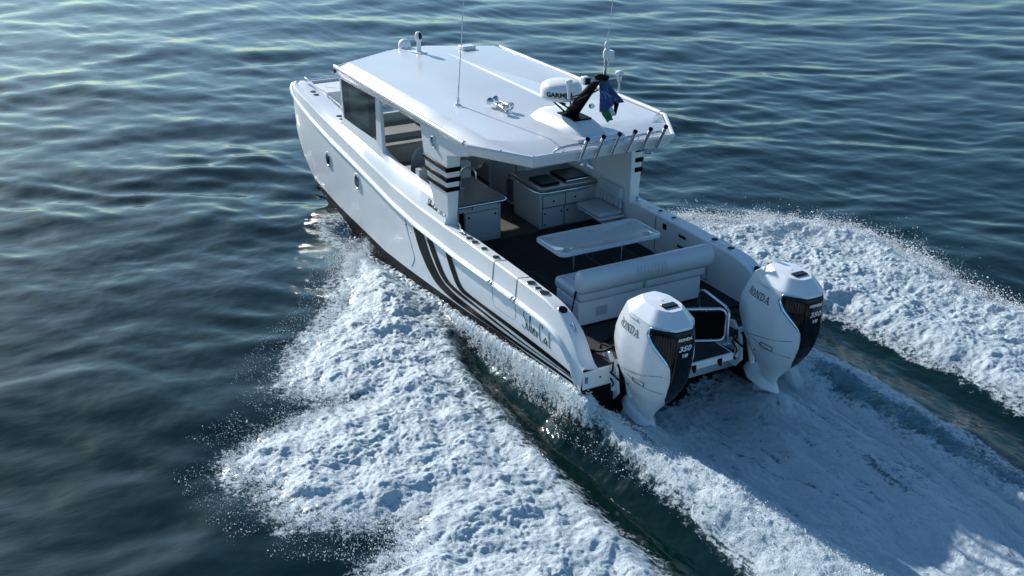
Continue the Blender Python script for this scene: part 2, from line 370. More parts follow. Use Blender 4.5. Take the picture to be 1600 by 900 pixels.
# ---- gunwale fittings
def ring_fit(x, y, z, r=.036, name='rod_holder', tilt=0, sq=1.0, mat=DARK):
    ax = (-math.sin(tilt), 0, math.cos(tilt))
    r *= 1.18; b = MB(); b.lathe((x, y, z), [(r*1.3, -.004), (r*1.3, .006), (r*1.18, .012), (r, .012)], 18, axis=ax)
    if sq != 1: b.v = [(x + (p[0]-x)*sq, p[1], p[2]) for p in b.v]
    o = b.build(name, STEEL, boat, smooth=50)
    c = MB(); c.lathe((x, y, z + .003), [(r*1.06, .004), (r*1.06, .012)], 18, axis=ax)
    if sq != 1: c.v = [(x + (p[0]-x)*sq, p[1], p[2]) for p in c.v]
    c.build('holder_well', mat, o)
for x, r, q in ((2.99, .032, 1), (2.83, .032, 1.1), (2.57, .03, 1), (2.24, .032, 1.1), (1.34, .04, 1.1), (1.17, .028, 1), (1.02, .042, 1.15)):
    ring_fit(x, 1.335, zc(x) + .006, r, sq=q)
ring_fit(.60, 1.335, zc(.60) + .008, .040, tilt=.5)
for x in (9.49, 9.33, 8.21, 8.05):
    for s in (1, -1): b = MB(); b.lathe((x, s*1.17, zw(x) - .006), [(.052, 0), (.052, .006), (.04, .007)], 20); b.build('cup_recess', DARK, boat)
for x, r in ((2.53, .026), (2.22, .026), (1.33, .036), (1.00, .036)): ring_fit(x, -1.33, zc(x) + .055, r)
ring_fit(.47, -1.33, zc(.47) + .06, .04, tilt=.5)
for x in (2.77, 1.16):
    b = MB(); b.lathe((x, -1.33, zc(x) + .05), [(.05, 0), (.05, .008), (.03, .02), (0, .024)], 16); b.build('courtesy_light', PLAST, boat, smooth=60)
def cleat(x, y, z, dx=1, dz=0, L=.12):
    b = MB(); d = Vector((dx, 0, dz)).normalized(); n = Vector((-dz, 0, dx)).normalized()
    c = Vector((x, y, z)); b.tube([c - d*L*.8 + n*.035, c - d*L*.5 + n*.045, c + d*L*.5 + n*.045, c + d*L*.8 + n*.035], [.006, .012, .012, .006], 8)
    for k in (-.3, .3): b.tube([c + d*L*k, c + d*L*k + n*.045], .010, 8)
    b.obox(c + n*.004, (L*.6, .03, .004), Matrix(((d.x, 0, n.x), (0, 1, 0), (d.z, 0, n.z))))
    return b.build('cleat', STEEL, boat)
cleat(3.12, -1.33, 1.32); cleat(.36, 1.335, 1.10, .82, .8, .09); cleat(3.2, 1.33, 1.262, L=.1)
# starboard inner wall: seams, latches
b = MB(); b.tube([(2.49, -1.229, 1.29), (2.49, -1.229, .8), (1.32, -1.229, .8), (1.32, -1.229, 1.29)], .005, 5); b.build('door_seam', SEAM, boat)
for x, z, a, c in ((2.28, 1.21, .04, .04), (1.88, 1.2, .075, .018), (1.90, 1.05, .075, .018), (1.40, 1.22, .075, .02)):
    b = MB(); b.box(x - a, x + a, -1.232, -1.222, z - c, z + c); b.build('hinge', DARK, boat, bevel=.004)
# ---- decks
b = MB(); b.box(.02, 3.95, -1.235, 1.235, .70, .76); b.build('cockpit_floor', CARPET, boat)
b = MB(); b.box(3.95, 7.75, -1.235, 1.235, .70, .76); b.build('saloon_floor', TEAK, boat)
b = MB()
HEDGE = principled('worn_hatch_edge', (.12, .12, .125), .7)
def hatch_line(x0, x1, y0, y1, z=.7605):
    b = MB(); c = .06; P = [(x0+c, y0), (x1-c, y0), (x1, y0+c), (x1, y1-c), (x1-c, y1), (x0+c, y1), (x0, y1-c), (x0, y0+c), (x0+c, y0)]
    b.tube([(p[0], p[1], z) for p in P], .0045, 4); b.build('hatch_outline', HEDGE, boat)
hatch_line(1.85, 2.75, .55, 1.12); hatch_line(1.0, 1.72, .98, 1.2); hatch_line(2.0, 2.9, -.95, -.35); hatch_line(.12, .8, -.5, .6)

for x, y in ((1.25, 1.1), (2.65, .95)):
    b = MB(); b.lathe((x, y, .76), [(.022, 0), (.02, .006), (0, .008)], 10); b.build('deck_plate', STEEL, boat)
# stern: pods, transom, platform
for s in (1, -1):
    b = MB(); b.box(-.005, .55, s*1.02, s*1.43, .52, .745); b.build('stern_pod', GEL, boat, bevel=.012)
    b = MB(); b.box(-.008, -.002, s*1.36, s*1.40, .60, .68); b.box(-.016, -.002, s*1.37, s*1.395, .61, .63); b.build('tow_eye', STEEL, boat)
    b = MB(); b.lathe((-.004, s*1.2, .64), [(.012, 0), (.01, .008)], 10, axis=(-1, 0, 0)); b.build('transom_light', DARK, boat)
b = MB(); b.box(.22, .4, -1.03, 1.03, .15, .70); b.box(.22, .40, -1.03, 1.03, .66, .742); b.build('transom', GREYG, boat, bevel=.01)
b = MB(); b.box(-.40, .22, -.34, .34, .655, .742); PF = b.build('stern_platform', GEL, boat, bevel=.01)
b = MB(); b.box(-.37, .2, -.31, .31, .742, .75); b.build('foam_pad', CARPET, PF)
for y in (.22, -.14):
    b = MB(); b.box(-.41, -.398, y - .03, y + .03, .67, .72); b.box(-.43, -.4, y - .012, y + .012, .64, .68); b.build('ladder_bracket', DARK, PF)
b = MB(); b.box(-.13, -.1, -.3, .3, .60, .65); b.build('ladder', STEEL, PF)
# stern gate: black panel in a steel frame, and the rail beside it
def loop(pts, r, n=8):
    P = smoothcurve(pts, 5); b = MB(); b.tube(P, r, n); return b
g0, g1 = Vector((.13, .33, 0)), Vector((-.20, -.35, 0)); gd = g1 - g0
gp = lambda t, z: tuple(g0 + gd*t + Vector((0, 0, z)))
b = MB(); b.tube([gp(.0, .80), gp(.0, 1.14), gp(.02, 1.185), gp(.08, 1.21), gp(.5, 1.21), gp(.9, 1.21), gp(.97, 1.185), gp(1, 1.13), gp(1, .88), gp(.97, .83), gp(.9, .81), gp(.1, .81), gp(0, .83)], .018, 8)
GT = b.build('gate_frame', STEEL, boat, smooth=60)
b = MB(); nrm = Vector((gd.y, -gd.x, 0)).normalized() * .008
b.prism([Vector(gp(t, z)) - nrm for t, z in ((.03, .84), (.97, .84), (.97, 1.18), (.03, 1.18))], nrm * 2); b.build('gate_panel', BLACKP, GT)
b = MB(); b.tube([(.36, -.39, .76), (.36, -.39, 1.17), (.33, -.39, 1.225), (.27, -.39, 1.24), (-.12, -.39, 1.20), (-.18, -.39, 1.18), (-.20, -.39, 1.13), (-.20, -.39, .745)], .017, 8)
b.tube([(.36, -.39, 1.0), (.1, -.39, 1.0)], .008, 6); b.build('grab_rail', STEEL, boat, smooth=60)
for y in (-.36, -.42):
    b = MB(); b.lathe((-.2, y, .75), [(.02, 0), (.018, .012), (0, .015)], 10); b.build('bolt', STEEL, boat)
# black battery cables and hoses at the near engine well
b = MB()
b.tube(smoothcurve([(.42, 1.12, .76), (.2, 1.02, .83), (.02, .95, .98), (-.1, .9, .93)], 6), .016, 8)
b.tube(smoothcurve([(.5, .8, .76), (.25, .85, .95), (.0, .88, 1.02), (-.12, .88, .9)], 6), .02, 8)
b.tube(smoothcurve([(.4, .95, .76), (.3, .98, .86), (.1, .98, .9), (-.05, .96, .84)], 6), .012, 8)
b.build('rigging_hose', DARK, boat)
b = MB()
b.tube(smoothcurve([(.5, -.8, .76), (.25, -.85, .95), (.0, -.88, 1.02), (-.12, -.88, .9)], 6), .02, 8)
b.tube(smoothcurve([(.4, -.65, .76), (.2, -.6, .9), (.0, -.68, .98), (-.1, -.72, .84)], 6), .016, 8)
b.build('rigging_hose', DARK, boat)
GAPM = principled('soft_grey_gap', (.16, .17, .18), .6)
# ================================================================ ROOF, PILLARS, CABIN
OUT = [(7.43, 1.465), (8.05, .33), (8.05, -.33), (7.43, -1.465), (2.72, -1.48), (1.88, -1.02), (1.88, 1.02), (2.72, 1.48)]
def inset(poly, d):
    n = len(poly); r = []
    for i in range(n):
        p0, p1, p2 = Vector(poly[i-1]), Vector(poly[i]), Vector(poly[(i+1) % n])
        e1 = (p1-p0).normalized(); e2 = (p2-p1).normalized()
        n1 = Vector((-e1.y, e1.x)); n2 = Vector((-e2.y, e2.x)); c = Vector((4.8, 0))
        if n1.dot(c-p1) < 0: n1 = -n1
        if n2.dot(c-p1) < 0: n2 = -n2
        bis = (n1+n2).normalized(); r.append(tuple(p1 + bis * d / max(.3, bis.dot(n1))))
    return r
L3 = lambda poly, z: [(p[0], p[1], z) for p in poly]
rs = [L3(inset(OUT, .22), 2.45), L3(inset(OUT, .085), 2.462), L3(inset(OUT, .0), 2.60), L3(inset(OUT, .0), 2.622), L3(inset(OUT, .012), 2.63), L3(inset(OUT, .04), 2.63), L3(inset(OUT, .05), 2.605)]
r = MB(); r.rings(rs, True, False)
# bevelled plateau, with its open channel at the rear
PB = inset(OUT, .055); PT = inset(OUT, .20)
def crown(x, y, z): return z + .035 * (1 - (y/1.3)**2)
top = [(PT[0][0], PT[0][1]), (PT[1][0], PT[1][1]), (PT[2][0], PT[2][1]), (PT[3][0], PT[3][1]), (2.62, -1.24), (2.27, -.93), (2.27, -.42), (2.06, -.36), (2.06, .30), (2.27, .36), (2.27, .93), (2.62, 1.24)]
bot = [PB[0], PB[1], PB[2], PB[3], PB[4], PB[5], (PB[5][0], -.45), (PB[5][0], -.36), (PB[5][0], .30), (PB[5][0], .40), PB[6], PB[7]]
o = len(r.v); n = 12
r.v += L3(bot, 2.600) + [(p[0], p[1], 2.685) for p in top]; 
for i in range(n): r.f.append((o+i, o+(i+1) % n, o+n+(i+1) % n, o+n+i)); r.mi.append(0)
r.f.append(tuple(o+n+i for i in range(n))); r.mi.append(0)
r.f.append(tuple(range(8))); r.mi.append(0)
ROOF = r.build('hardtop_roof', ROOFW, boat, smooth=25, bevel=.008)
# starboard ridge wedge and gentle port one
b = MB()
b.add([(7.35, -.36, 2.684), (6.0, -.352, 2.700), (4.0, -.345, 2.712), (3.0, -.34, 2.712), (2.5, -.34, 2.684), (2.5, -.95, 2.682), (3.0, -1.0, 2.684), (4.0, -.85, 2.684), (6.0, -.47, 2.684),
       (6.0, -.340, 2.684), (4.0, -.325, 2.684), (3.0, -.32, 2.684), (6.0, -.365, 2.700), (4.0, -.375, 2.712), (3.0, -.375, 2.712)],
      [(0, 9, 1), (9, 10, 2, 1), (10, 11, 3, 2), (11, 4, 3), (0, 1, 12), (1, 2, 13, 12), (2, 3, 14, 13), (3, 4, 14), (0, 12, 8), (12, 13, 7, 8), (13, 14, 6, 7), (14, 4, 5, 6)])
b.build('roof_ridge', ROOFW, ROOF, smooth=20)
# mast fairing
fx = [3.37, 3.35, 3.31, 3.15, 2.88, 2.55, 2.42, 2.3, 2.18, 2.1, 2.04]
fz = [2.69, 2.74, 2.775, 2.795, 2.81, 2.815, 2.80, 2.765, 2.71, 2.665, 2.635]
ft = [.10, .11, .12, .125, .13, .145, .155, .16, .17, .175, .18]
fb = [.28, .30, .33, .345, .33, .31, .29, .27, .24, .22, .20]
rs = []
for x, z, t, q in zip(fx, fz, ft, fb):
    zb0 = 2.62; rs.append([(x, q, zb0), (x, q*.93, zb0 + (z-zb0)*.25), (x, t + (q-t)*.35, zb0 + (z-zb0)*.75), (x, t, z - .006), (x, t*.6, z), (x, -t*.6, z), (x, -t, z - .006), (x, -t - (q-t)*.35, zb0 + (z-zb0)*.75), (x, -q*.93, zb0 + (z-zb0)*.25), (x, -q, zb0)])
b = MB(); b.rings(rs, True, True); b.build('mast_fairing', ROOFW, ROOF, smooth=55)
b = MB(); b.box(2.43, 2.86, -.125, .125, 2.80, 2.822); b.build('mast_base_plate', BLACKP, ROOF)
# screws in the rim and the little end tubes at the rear corners
for x, y in ((7.75, .9), (8.05, .33), (8.05, -.33), (7.43, -1.44), (2.3, 1.23), (1.9, 1.0), (1.9, .6)):
    b = MB(); b.lathe((x, y, 2.628), [(.014, 0), (.01, .008), (0, .01)], 8); b.build('screw', STEEL, ROOF)
for s in (1, -1):
    b = MB(); b.tube([(7.44, s*1.45, 2.615), (5, s*1.462, 2.615), (2.83, s*1.462, 2.61)], .034, 10); b.build('edge_roll', ROOFW, ROOF, smooth=60)
    b = MB(); b.lathe((7.5, s*1.43, 2.53), [(.03, 0), (.03, .02), (.015, .022)], 12, axis=(0, s, 0)); b.build('nav_light', DARK, ROOF)
b = MB(); b.box(7.2, 7.40, -.88, -.64, 2.686, 2.745); b.build('roof_hatch_box', PLAST, ROOF, bevel=.015)
# header beam under the roof, window frames
for s in (1, -1):
    cs = MB()
    cs.prism([(7.80, s*1.225, 2.46), (7.76, s*1.225, 2.34), (6.2, s*1.225, 2.37), (4.3, s*1.225, 2.39), (2.95, s*1.225, 2.40), (2.9, s*1.225, 2.46)], (0, s*.05, 0))
    cs.prism([(7.80, s*1.225, 2.40), (7.72, s*1.225, 1.72), (7.66, s*1.225, 1.72), (7.72, s*1.225, 2.40)], (0, s*.05, 0))
    cs.prism([(6.24, s*1.225, 2.40), (6.28, s*1.225, 1.70), (6.10, s*1.225, 1.60), (6.02, s*1.225, 1.56), (6.08, s*1.225, 2.40)], (0, s*.055, 0))
    cs.build('window_frame', GEL, boat, bevel=.01)
    g = MB(); g.box(6.24, 7.74, s*1.25, s*1.264, 1.70, 2.37)
    g.v = [(x - (.07 if x > 7 and z < 2 else 0), y, z) for x, y, z in g.v]
    W = g.build('side_window', GLASSD if s == 1 else TGL, boat)
    if s == 1:
        g = MB(); g.box(6.55, 7.40, 1.2645, 1.2665, 1.83, 2.28); g.build('pane', principled('smoked_glass_inset', (.02, .03, .036), .03, 0), W)
g = MB(); g.add([(7.78, 1.2, 2.42), (7.78, -1.2, 2.42), (7.70, -1.2, 1.7), (7.70, 1.2, 1.7), (7.70, 1.2, 1.0), (7.70, -1.2, 1.0)], [(0, 1, 2, 3)]); g.build('windscreen', WSG, boat)
g = MB(); g.box(7.66, 7.72, -1.2, 1.2, .76, 1.70); g.box(7.68, 7.78, -.03, .03, 1.68, 2.45); g.build('front_bulkhead', GEL, boat)
# pillars with their wing plates
for s in (1, -1):
    xa = 3.62 if s == 1 else 3.08
    yz = lambda z: 1.33 + .08*(z - 1.1)/1.4
    if s == 1: P = [(4.31, 2.555), (2.79, 2.555), (2.80, 2.50), (2.86, 2.42), (3.48, 2.25), (3.655, 1.11), (3.95, 1.20), (4.02, 1.35), (4.15, 1.66), (4.25, 2.02)]
    else: P = [(4.31, 2.50), (2.9, 2.50), (3.0, 2.42), (3.08, 2.25), (3.10, 1.27), (3.95, 1.20), (4.02, 1.35), (4.15, 1.66), (4.25, 2.02)]
    b = MB(); n = len(P); b.add([(x, s*yz(z), z) for x, z in P] + [(x, s*(1.20 if z < 2.3 else 1.26), z) for x, z in P], [tuple(range(n)), tuple(reversed(range(n, 2*n)))] + [(i, (i+1) % n, n + (i+1) % n, n + i) for i in range(n)])
    PIL = b.build('roof_pillar', GEL, boat, bevel=.01)
    for zc0, xb_ in ((2.05, 3.515), (1.905, 3.535), (1.765, 3.56)):
        xf = lerp([1.35, 1.66, 2.02], [4.02, 4.15, 4.25], zc0); xa = xb_ if s == 1 else 3.09; yi = 1.188 if s == 1 else 1.26
        q = MB(); q.add([(x, s*(yz(z) + .02), z) for x, z in ((xf + .025, zc0 + .038), (xa - .02, zc0 + .034), (xa - .012, zc0 - .034), (xf, zc0 - .034))] + [(x, s*yi, z) for x, z in ((xf + .025, zc0 + .038), (xa - .02, zc0 + .034), (xa - .012, zc0 - .034), (xf, zc0 - .034))],
                        [(0, 1, 2, 3), (7, 6, 5, 4), (0, 4, 5, 1), (1, 5, 6, 2), (2, 6, 7, 3), (3, 7, 4, 0)]); q.build('black_band', BLACKP, PIL, bevel=.012)
b = MB()
for a, c, rr0 in ((0.35, 2*math.pi - .9, .075),):
    pts = [(3.86 - rr0*.85*math.cos(q), 1.413, 2.345 + rr0*math.sin(q)) for q in np.linspace(.7, 2*math.pi - .75, 18)]
    b.tube(pts, [.004] + [.012 + .006*math.sin(i/17*math.pi) for i in range(16)] + [.004], 6)
pts = [(3.83 - .05*.7*math.cos(q), 1.413, 2.345 + .052*math.sin(q)) for q in np.linspace(1.2, 2*math.pi - 1.3, 12)]
b.tube(pts, .0045, 5); b.build('crescent_emblem', STEEL, boat)
b = MB(); b.tube([(3.6, 1.2, 1.28), (3.55, 1.25, 1.31), (3.4, 1.27, 1.31), (3.3, 1.3, 1.27)], .011, 8); b.build('grab_rail', STEEL, boat)
# ---- interior: galley units, corridor panel, helm
b = MB(); b.box(3.96, 5.0, .37, 1.19, .76, 1.30); b.v = [(x, y, z) for x, y, z in b.v]
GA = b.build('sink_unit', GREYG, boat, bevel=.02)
b = MB(); b.box(3.948, 3.957, .412, .938, .812, 1.228); b.build('door_gap', GAPM, GA); b = MB(); b.box(3.940, 3.953, .42, .93, .82, 1.22); b.build('cupboard_door', GREYG, GA, bevel=.004)
for y, z in ((.88, 1.16), (.47, 1.16), (.88, .86)):
    q = MB(); q.lathe((3.939, y, z), [(.016, 0), (.014, .008), (0, .01)], 10, axis=(-1, 0, 0)); q.build('latch', DARK, GA)
b = MB(); b.box(3.95, 3.962, .95, 1.18, .80, 1.24); b.build('niche_shade', BLACKP, GA)  # flat black sheet standing in for the shade inside an open niche
b = MB(); b.box(3.945, 3.96, 1.13, 1.19, .82, 1.15); b.build('folded_board', PLAST, GA)
b = MB(); b.box(3.9, 5.02, .33, 1.19, 1.36, 1.395); b.build('worktop', COUNTER, GA, bevel=.01)
b = MB(); b.tube([(3.86, 1.18, 1.36), (3.86, .40, 1.36), (3.89, .32, 1.36), (4.1, .30, 1.36)], .014, 8)
for y in (.85, .45): b.tube([(3.865, y, 1.36), (3.90, y, 1.29)], .009, 6)
b.build('galley_rail', STEEL, GA)
b = MB(); b.tube(smoothcurve([(4.35, .80, 1.39), (4.35, .80, 1.66), (4.31, .76, 1.76), (4.25, .70, 1.77), (4.19, .65, 1.72), (4.18, .64, 1.62)], 5), .013, 10); b.tube([(4.35, .80, 1.39), (4.35, .80, 1.46)], .024, 10); b.tube([(4.35, .80, 1.44), (4.35, .70, 1.47)], .008, 6)
b.build('tap', STEEL, GA)
b = MB(); b.box(4.9, 5.02, .37, 1.19, 1.395, 1.62); b.build('splashback', GREYG, GA)
b = MB(); b.box(3.7, 3.74, 1.14, 1.2, .76, 2.3); b.build('wooden_trim', WOOD, boat)
# starboard galley block
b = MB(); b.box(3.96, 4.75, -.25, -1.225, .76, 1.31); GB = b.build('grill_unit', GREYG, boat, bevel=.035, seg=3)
b = MB(); b.box(3.88, 4.80, -.22, -1.225, 1.36, 1.395); b.build('worktop', COUNTER, GB, bevel=.012)
b = MB(); b.tube([(4.7, -.19, 1.345), (4.0, -.19, 1.345), (3.88, -.24, 1.345), (3.86, -.32, 1.345), (3.86, -1.1, 1.345)], .014, 8)
for y in (-.35, -.68, -1.02): b.tube([(3.865, y, 1.345), (3.95, y, 1.27)], .010, 6)
b.build('galley_rail', STEEL, GB)
for y0, y1, z0, z1 in ((-.30, -.66, 1.10, 1.27), (-.68, -1.04, 1.10, 1.27), (-.30, -.64, .80, 1.08), (-.66, -1.0, .80, 1.08)):
    b = MB(); b.box(3.948, 3.957, y0 + .008, y1 - .008, z0 - .008, z1 + .008); q = b.build('door_gap', GAPM, GB); b = MB(); b.box(3.940, 3.953, y0, y1, z0, z1); b.build('cupboard_door', GREYG, GB, bevel=.004)
for y, z in ((-.47, 1.18), (-.83, 1.19), (-.33, 1.01), (-.60, 1.01), (-.70, 1.01), (-.33, .84), (-.97, .93)):
    q = MB(); q.lathe((3.939, y, z), [(.015, 0), (.013, .008), (0, .01)], 10, axis=(-1, 0, 0)); q.build('latch', DARK, GB)
b = MB(); b.box(4.02, 4.42, -.32, -.62, 1.395, 1.425); b.build('hob', BLACKP, GB, bevel=.01)
b = MB(); b.box(4.05, 4.50, -.72, -1.10, 1.395, 1.435); HB = b.build('grill_plate', BLACKP, GB, bevel=.01)
b = MB(); b.box(4.0, 4.05, -.72, -1.08, 1.395, 1.42); b.build('steel_lip', STEEL, HB)
# corridor side panel, lit by the sun through the windscreen
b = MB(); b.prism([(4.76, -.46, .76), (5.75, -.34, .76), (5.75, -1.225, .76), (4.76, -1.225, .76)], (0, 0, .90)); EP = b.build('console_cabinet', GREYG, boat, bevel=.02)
b = MB(); b.box(5.0, 5.6, -.388, -.398, .84, 1.5); b.v = [(x, -.425 + (x - 5.0)*.121 + (y + .398), z) for x, y, z in b.v]; DR = b.build('cupboard_door', CREAM, EP, bevel=.006)
b = MB(); b.box(4.985, 5.615, -.394, -.399, .825, 1.515); b.v = [(x, -.425 + (x - 5.0)*.121 + (y + .398), z) for x, y, z in b.v]; b.build('door_gap', SEAM, EP)
b = MB()
for k in range(14): b.box(5.06, 5.22, -.378, -.388, .84 + k*.024, .851 + k*.024)
b.v = [(x, -.425 + (x - 5.0)*.121 + (y + .398), z) for x, y, z in b.v]; b.build('louvre', SEAM, DR)
for x, z in ((5.5, 1.36), (5.15, 1.22)):
    q = MB(); q.lathe((x, -.413 + (x - 5.0)*.121, z), [(.018, 0), (.016, .008), (0, .01)], 10, axis=(0, 1, 0)); q.build('latch', DARK, DR)
b = MB(); b.box(5.76, 7.6, -.55, -1.225, .76, 1.12); b.box(5.76, 7.6, -1.1, -1.225, 1.12, 1.5); b.build('settee', CREAM, boat, bevel=.04)
b = MB(); b.box(6.9, 7.65, -1.2, 1.2, 1.2, 1.56); b.box(6.6, 6.95, .2, 1.1, 1.15, 1.48); b.build('dashboard', CREAM, boat, bevel=.05)
b = MB(); b.box(6.95, 7.3, -.5, .2, 1.565, 1.59); b.build('dashboard_mat', BLACKP, boat)
b = MB(); b.box(5.0, 7.6, -1.2, 1.2, 2.36, 2.43); b.build('ceiling_lining', GREYG, boat, bevel=.01)
b = MB(); b.box(5.02, 5.1, .45, 1.19, .76, 1.5); b.build('seat_bulkhead', GREYG, boat)
# ================================================================ THINGS STANDING ON THE BOAT
# helm seat
def helm_seat(x, y, label):
    t = thing('helm_seat', (x, y, .76), label, 'seat', 'helm seats in the wheelhouse')
    b = MB(); b.lathe((x, y, .76), [(.16, 0), (.15, .02), (.05, .04), (.05, .40)], 16); b.build('pedestal', STEEL, t, smooth=50)
    b = MB(); b.box(x - .22, x + .24, y - .24, y + .24, 1.15, 1.28); b.build('seat', VINYL, t, bevel=.05, seg=4, smooth=70)
    b = MB(); rs = []
    for k, z in enumerate(np.linspace(1.22, 1.72, 9)):
        u = k / 8; hw = .25 * math.sqrt(max(.02, 1 - max(0, (u-.55)/.5)**2.4)) * (1 - .1*abs(u-.3)); xx = x - .22 - .10*u
        rs.append([(xx + (.05 if abs(j) < 1 else .035), y + hw*j, z) for j in (-1, -.5, 0, .5, 1)] + [(xx - .04 + .03*abs(j), y + hw*j, z) for j in (1, .5, 0, -.5, -1)])
    b.rings(rs, True, True); b.build('backrest', CREAM, t, smooth=70, bevel=.01)
helm_seat(5.95, .72, 'cream high-backed helm seat behind the open side window')
helm_seat(6.05, -.05, 'cream helm seat in the middle of the wheelhouse, behind the nearer seat')
# folding side seat
t = thing('side_seat', (3.55, -1.0, 1.05), 'pale padded folding seat fixed to the starboard wall beside the grill unit', 'seat')
b = MB(); b.box(3.22, 3.84, -.80, -1.215, 1.045, 1.075); b.build('seat_frame', GEL, t, bevel=.01)
b = MB(); b.box(3.23, 3.84, -.78, -1.19, 1.076, 1.15); b.build('seat', VINYL, t, bevel=.035, seg=4, smooth=70)
b = MB(); b.box(3.22, 3.84, -1.12, -1.21, 1.30, 1.48); b.build('backrest', VINYL, t, bevel=.04, seg=4, smooth=70)
b = MB()
for k in range(6): b.box(3.27 + k*.095, 3.345 + k*.095, -1.16, -1.205, 1.15, 1.31)
b.build('backrest_padding', VINYL, t, bevel=.02, seg=3, smooth=70)
# table
t = thing('cockpit_table', (2.03, -.03, .76), 'white cockpit table with raised rim and cup recesses on thin steel legs', 'table')
def rrect(x0, x1, y0, y1, c, z, n=6):
    P = []
    for cx, cy, a0 in ((x1-c, y1-c, 0), (x0+c, y1-c, 90), (x0+c, y0+c, 180), (x1-c, y0+c, 270)):
        for k in range(n + 1):
            a = math.radians(a0 + 90*k/n); P.append((cx + c*math.cos(a), cy + c*math.sin(a), z))
    return P
b = MB(); b.rings([rrect(1.71, 2.36, -.76, .70, .08, 1.335), rrect(1.69, 2.38, -.78, .72, .09, 1.35), rrect(1.69, 2.38, -.78, .72, .09, 1.385), rrect(1.70, 2.37, -.77, .71, .085, 1.392), rrect(1.715, 2.355, -.755, .695, .08, 1.392), rrect(1.725, 2.345, -.745, .685, .075, 1.384)], True, True)
TT = b.build('tabletop', vary(principled('glossy_white_tabletop', (.62, .68, .74), .12, Coat_Weight=.5), 2, .04), t, smooth=50)
for x in (1.83, 2.23):
    for y in (-.62, -.03, .56):
        b = MB(); b.lathe((x, y, 1.3842), [(.048, 0), (.048, .004), (.042, .006), (.038, .002), (0, .001)], 20); b.build('cup_recess', GREYG, TT, smooth=50)
for y in (-.38, .34):
    b = MB(); b.tube([(2.03, y, .765), (2.03, y, 1.335)], .018, 10); b.lathe((2.03, y, .761), [(.07, 0), (.06, .015), (.02, .02)], 16); b.lathe((2.03, y, 1.315), [(.03, 0), (.07, .02)], 16); b.build('leg', STEEL, t, smooth=50)
# bench
t = thing('bench_seat', (1.25, 0, .76), 'pale blue-white padded stern bench with rolled backrest facing the table', 'bench')
b = MB(); b.box(.97, 1.5, -.87, .90, .762, 1.08); BB = b.build('seat_base', GEL, t, bevel=.02)
b = MB(); b.box(.94, 1.53, -.90, .93, .762, .775); b.build('kick_strip', DARK, BB)
b = MB(); b.box(1.1, 1.25, .90, .905, .86, .98); b.build('access_panel', GREYG, BB, bevel=.003); b = MB(); b.box(.965, .97, .5, .66, .86, .98); b.build('access_panel', GREYG, BB, bevel=.003)
for y0, y1 in ((-.90, .005), (.012, .93)):
    b = MB(); b.box(.90, 1.52, y0, y1, 1.082, 1.235); b.build('seat', VINYL, t, bevel=.06, seg=5, smooth=80)
b = MB()
for y in np.arange(-.8, .86, .085): b.tube([(1.12, y, 1.236), (1.46, y, 1.238)], .006, 5)
b.build('seat_piping', VINYL, t, smooth=80)
b = MB(); rs = []
prof = [(.86, 1.23), (.80, 1.30), (.79, 1.40), (.83, 1.48), (.90, 1.51), (.98, 1.49), (1.02, 1.42), (1.03, 1.32), (1.05, 1.23), (.97, 1.20)]
for y, k in ((-.93, .75), (-.92, .92), (-.89, 1), (0, 1), (.90, 1), (.93, .92), (.94, .75)):
    rs.append([(.92 + (x-.92)*k, y, 1.36 + (z-1.36)*k) for x, z in prof])
b.rings(rs, True, True); b.build('backrest', VINYL, t, smooth=70)
b = MB()
for y in np.arange(-.20, .21, .05): b.tube([(.785, y, 1.30), (.775, y, 1.38), (.81, y, 1.46)], .005, 5)
b.build('backrest_stitching', VINYL, t)
b = MB(); b.tube([(.96, .95, 1.24), (1.05, .945, .95)], .009, 8); b.tube([(.96, .95, 1.24), (.99, .948, 1.15)], .014, 8); b.build('gas_strut', DARK, t)
# ---- rod rack on the rear edge of the roof
t = thing('rod_rack', (1.8, -.2, 2.6), 'steel rail carrying six tilted fishing rod tubes along the rear roof edge', 'rod rack')
b = MB(); b.tube(smoothcurve([(1.92, .72, 2.64), (1.86, .68, 2.69), (1.83, .55, 2.715), (1.82, .3, 2.715), (1.82, -.3, 2.71), (1.83, -.72, 2.71), (1.86, -.84, 2.69), (1.95, -.88, 2.64)], 5), .014, 8)
for y in (.26, .02, -.22, -.44, -.65): b.tube([(1.83, y, 2.71), (1.9, y - .03, 2.625)], .007, 6)
b.build('rail', STEEL, t, smooth=60)
for k, y in enumerate((.37, .145, -.08, -.305, -.53, -.755)):
    b = MB(); b.tube([(1.895, y, 2.49), (1.715, y, 2.80)], .024, 12); b.tube([(1.885, y, 2.507), (1.87, y, 2.533)], .028, 12)
    rt = b.build('rod_tube', STEEL, t, smooth=50)
    d = Vector((-.18, 0, .31)).normalized(); p = Vector((1.715, y, 2.80))
    b = MB(); b.tube([p - d*.012, p + d*.010], .029, 12); b.build('rubber_lip', DARK, rt)
for y in (.33, -.62):
    b = MB(); b.lathe((1.86, y, 2.43), [(.02, 0), (.05, .012), (.055, .03), (.045, .04)], 16); b.build('flood_lamp', STEEL, t, smooth=50)
UPZ = .031
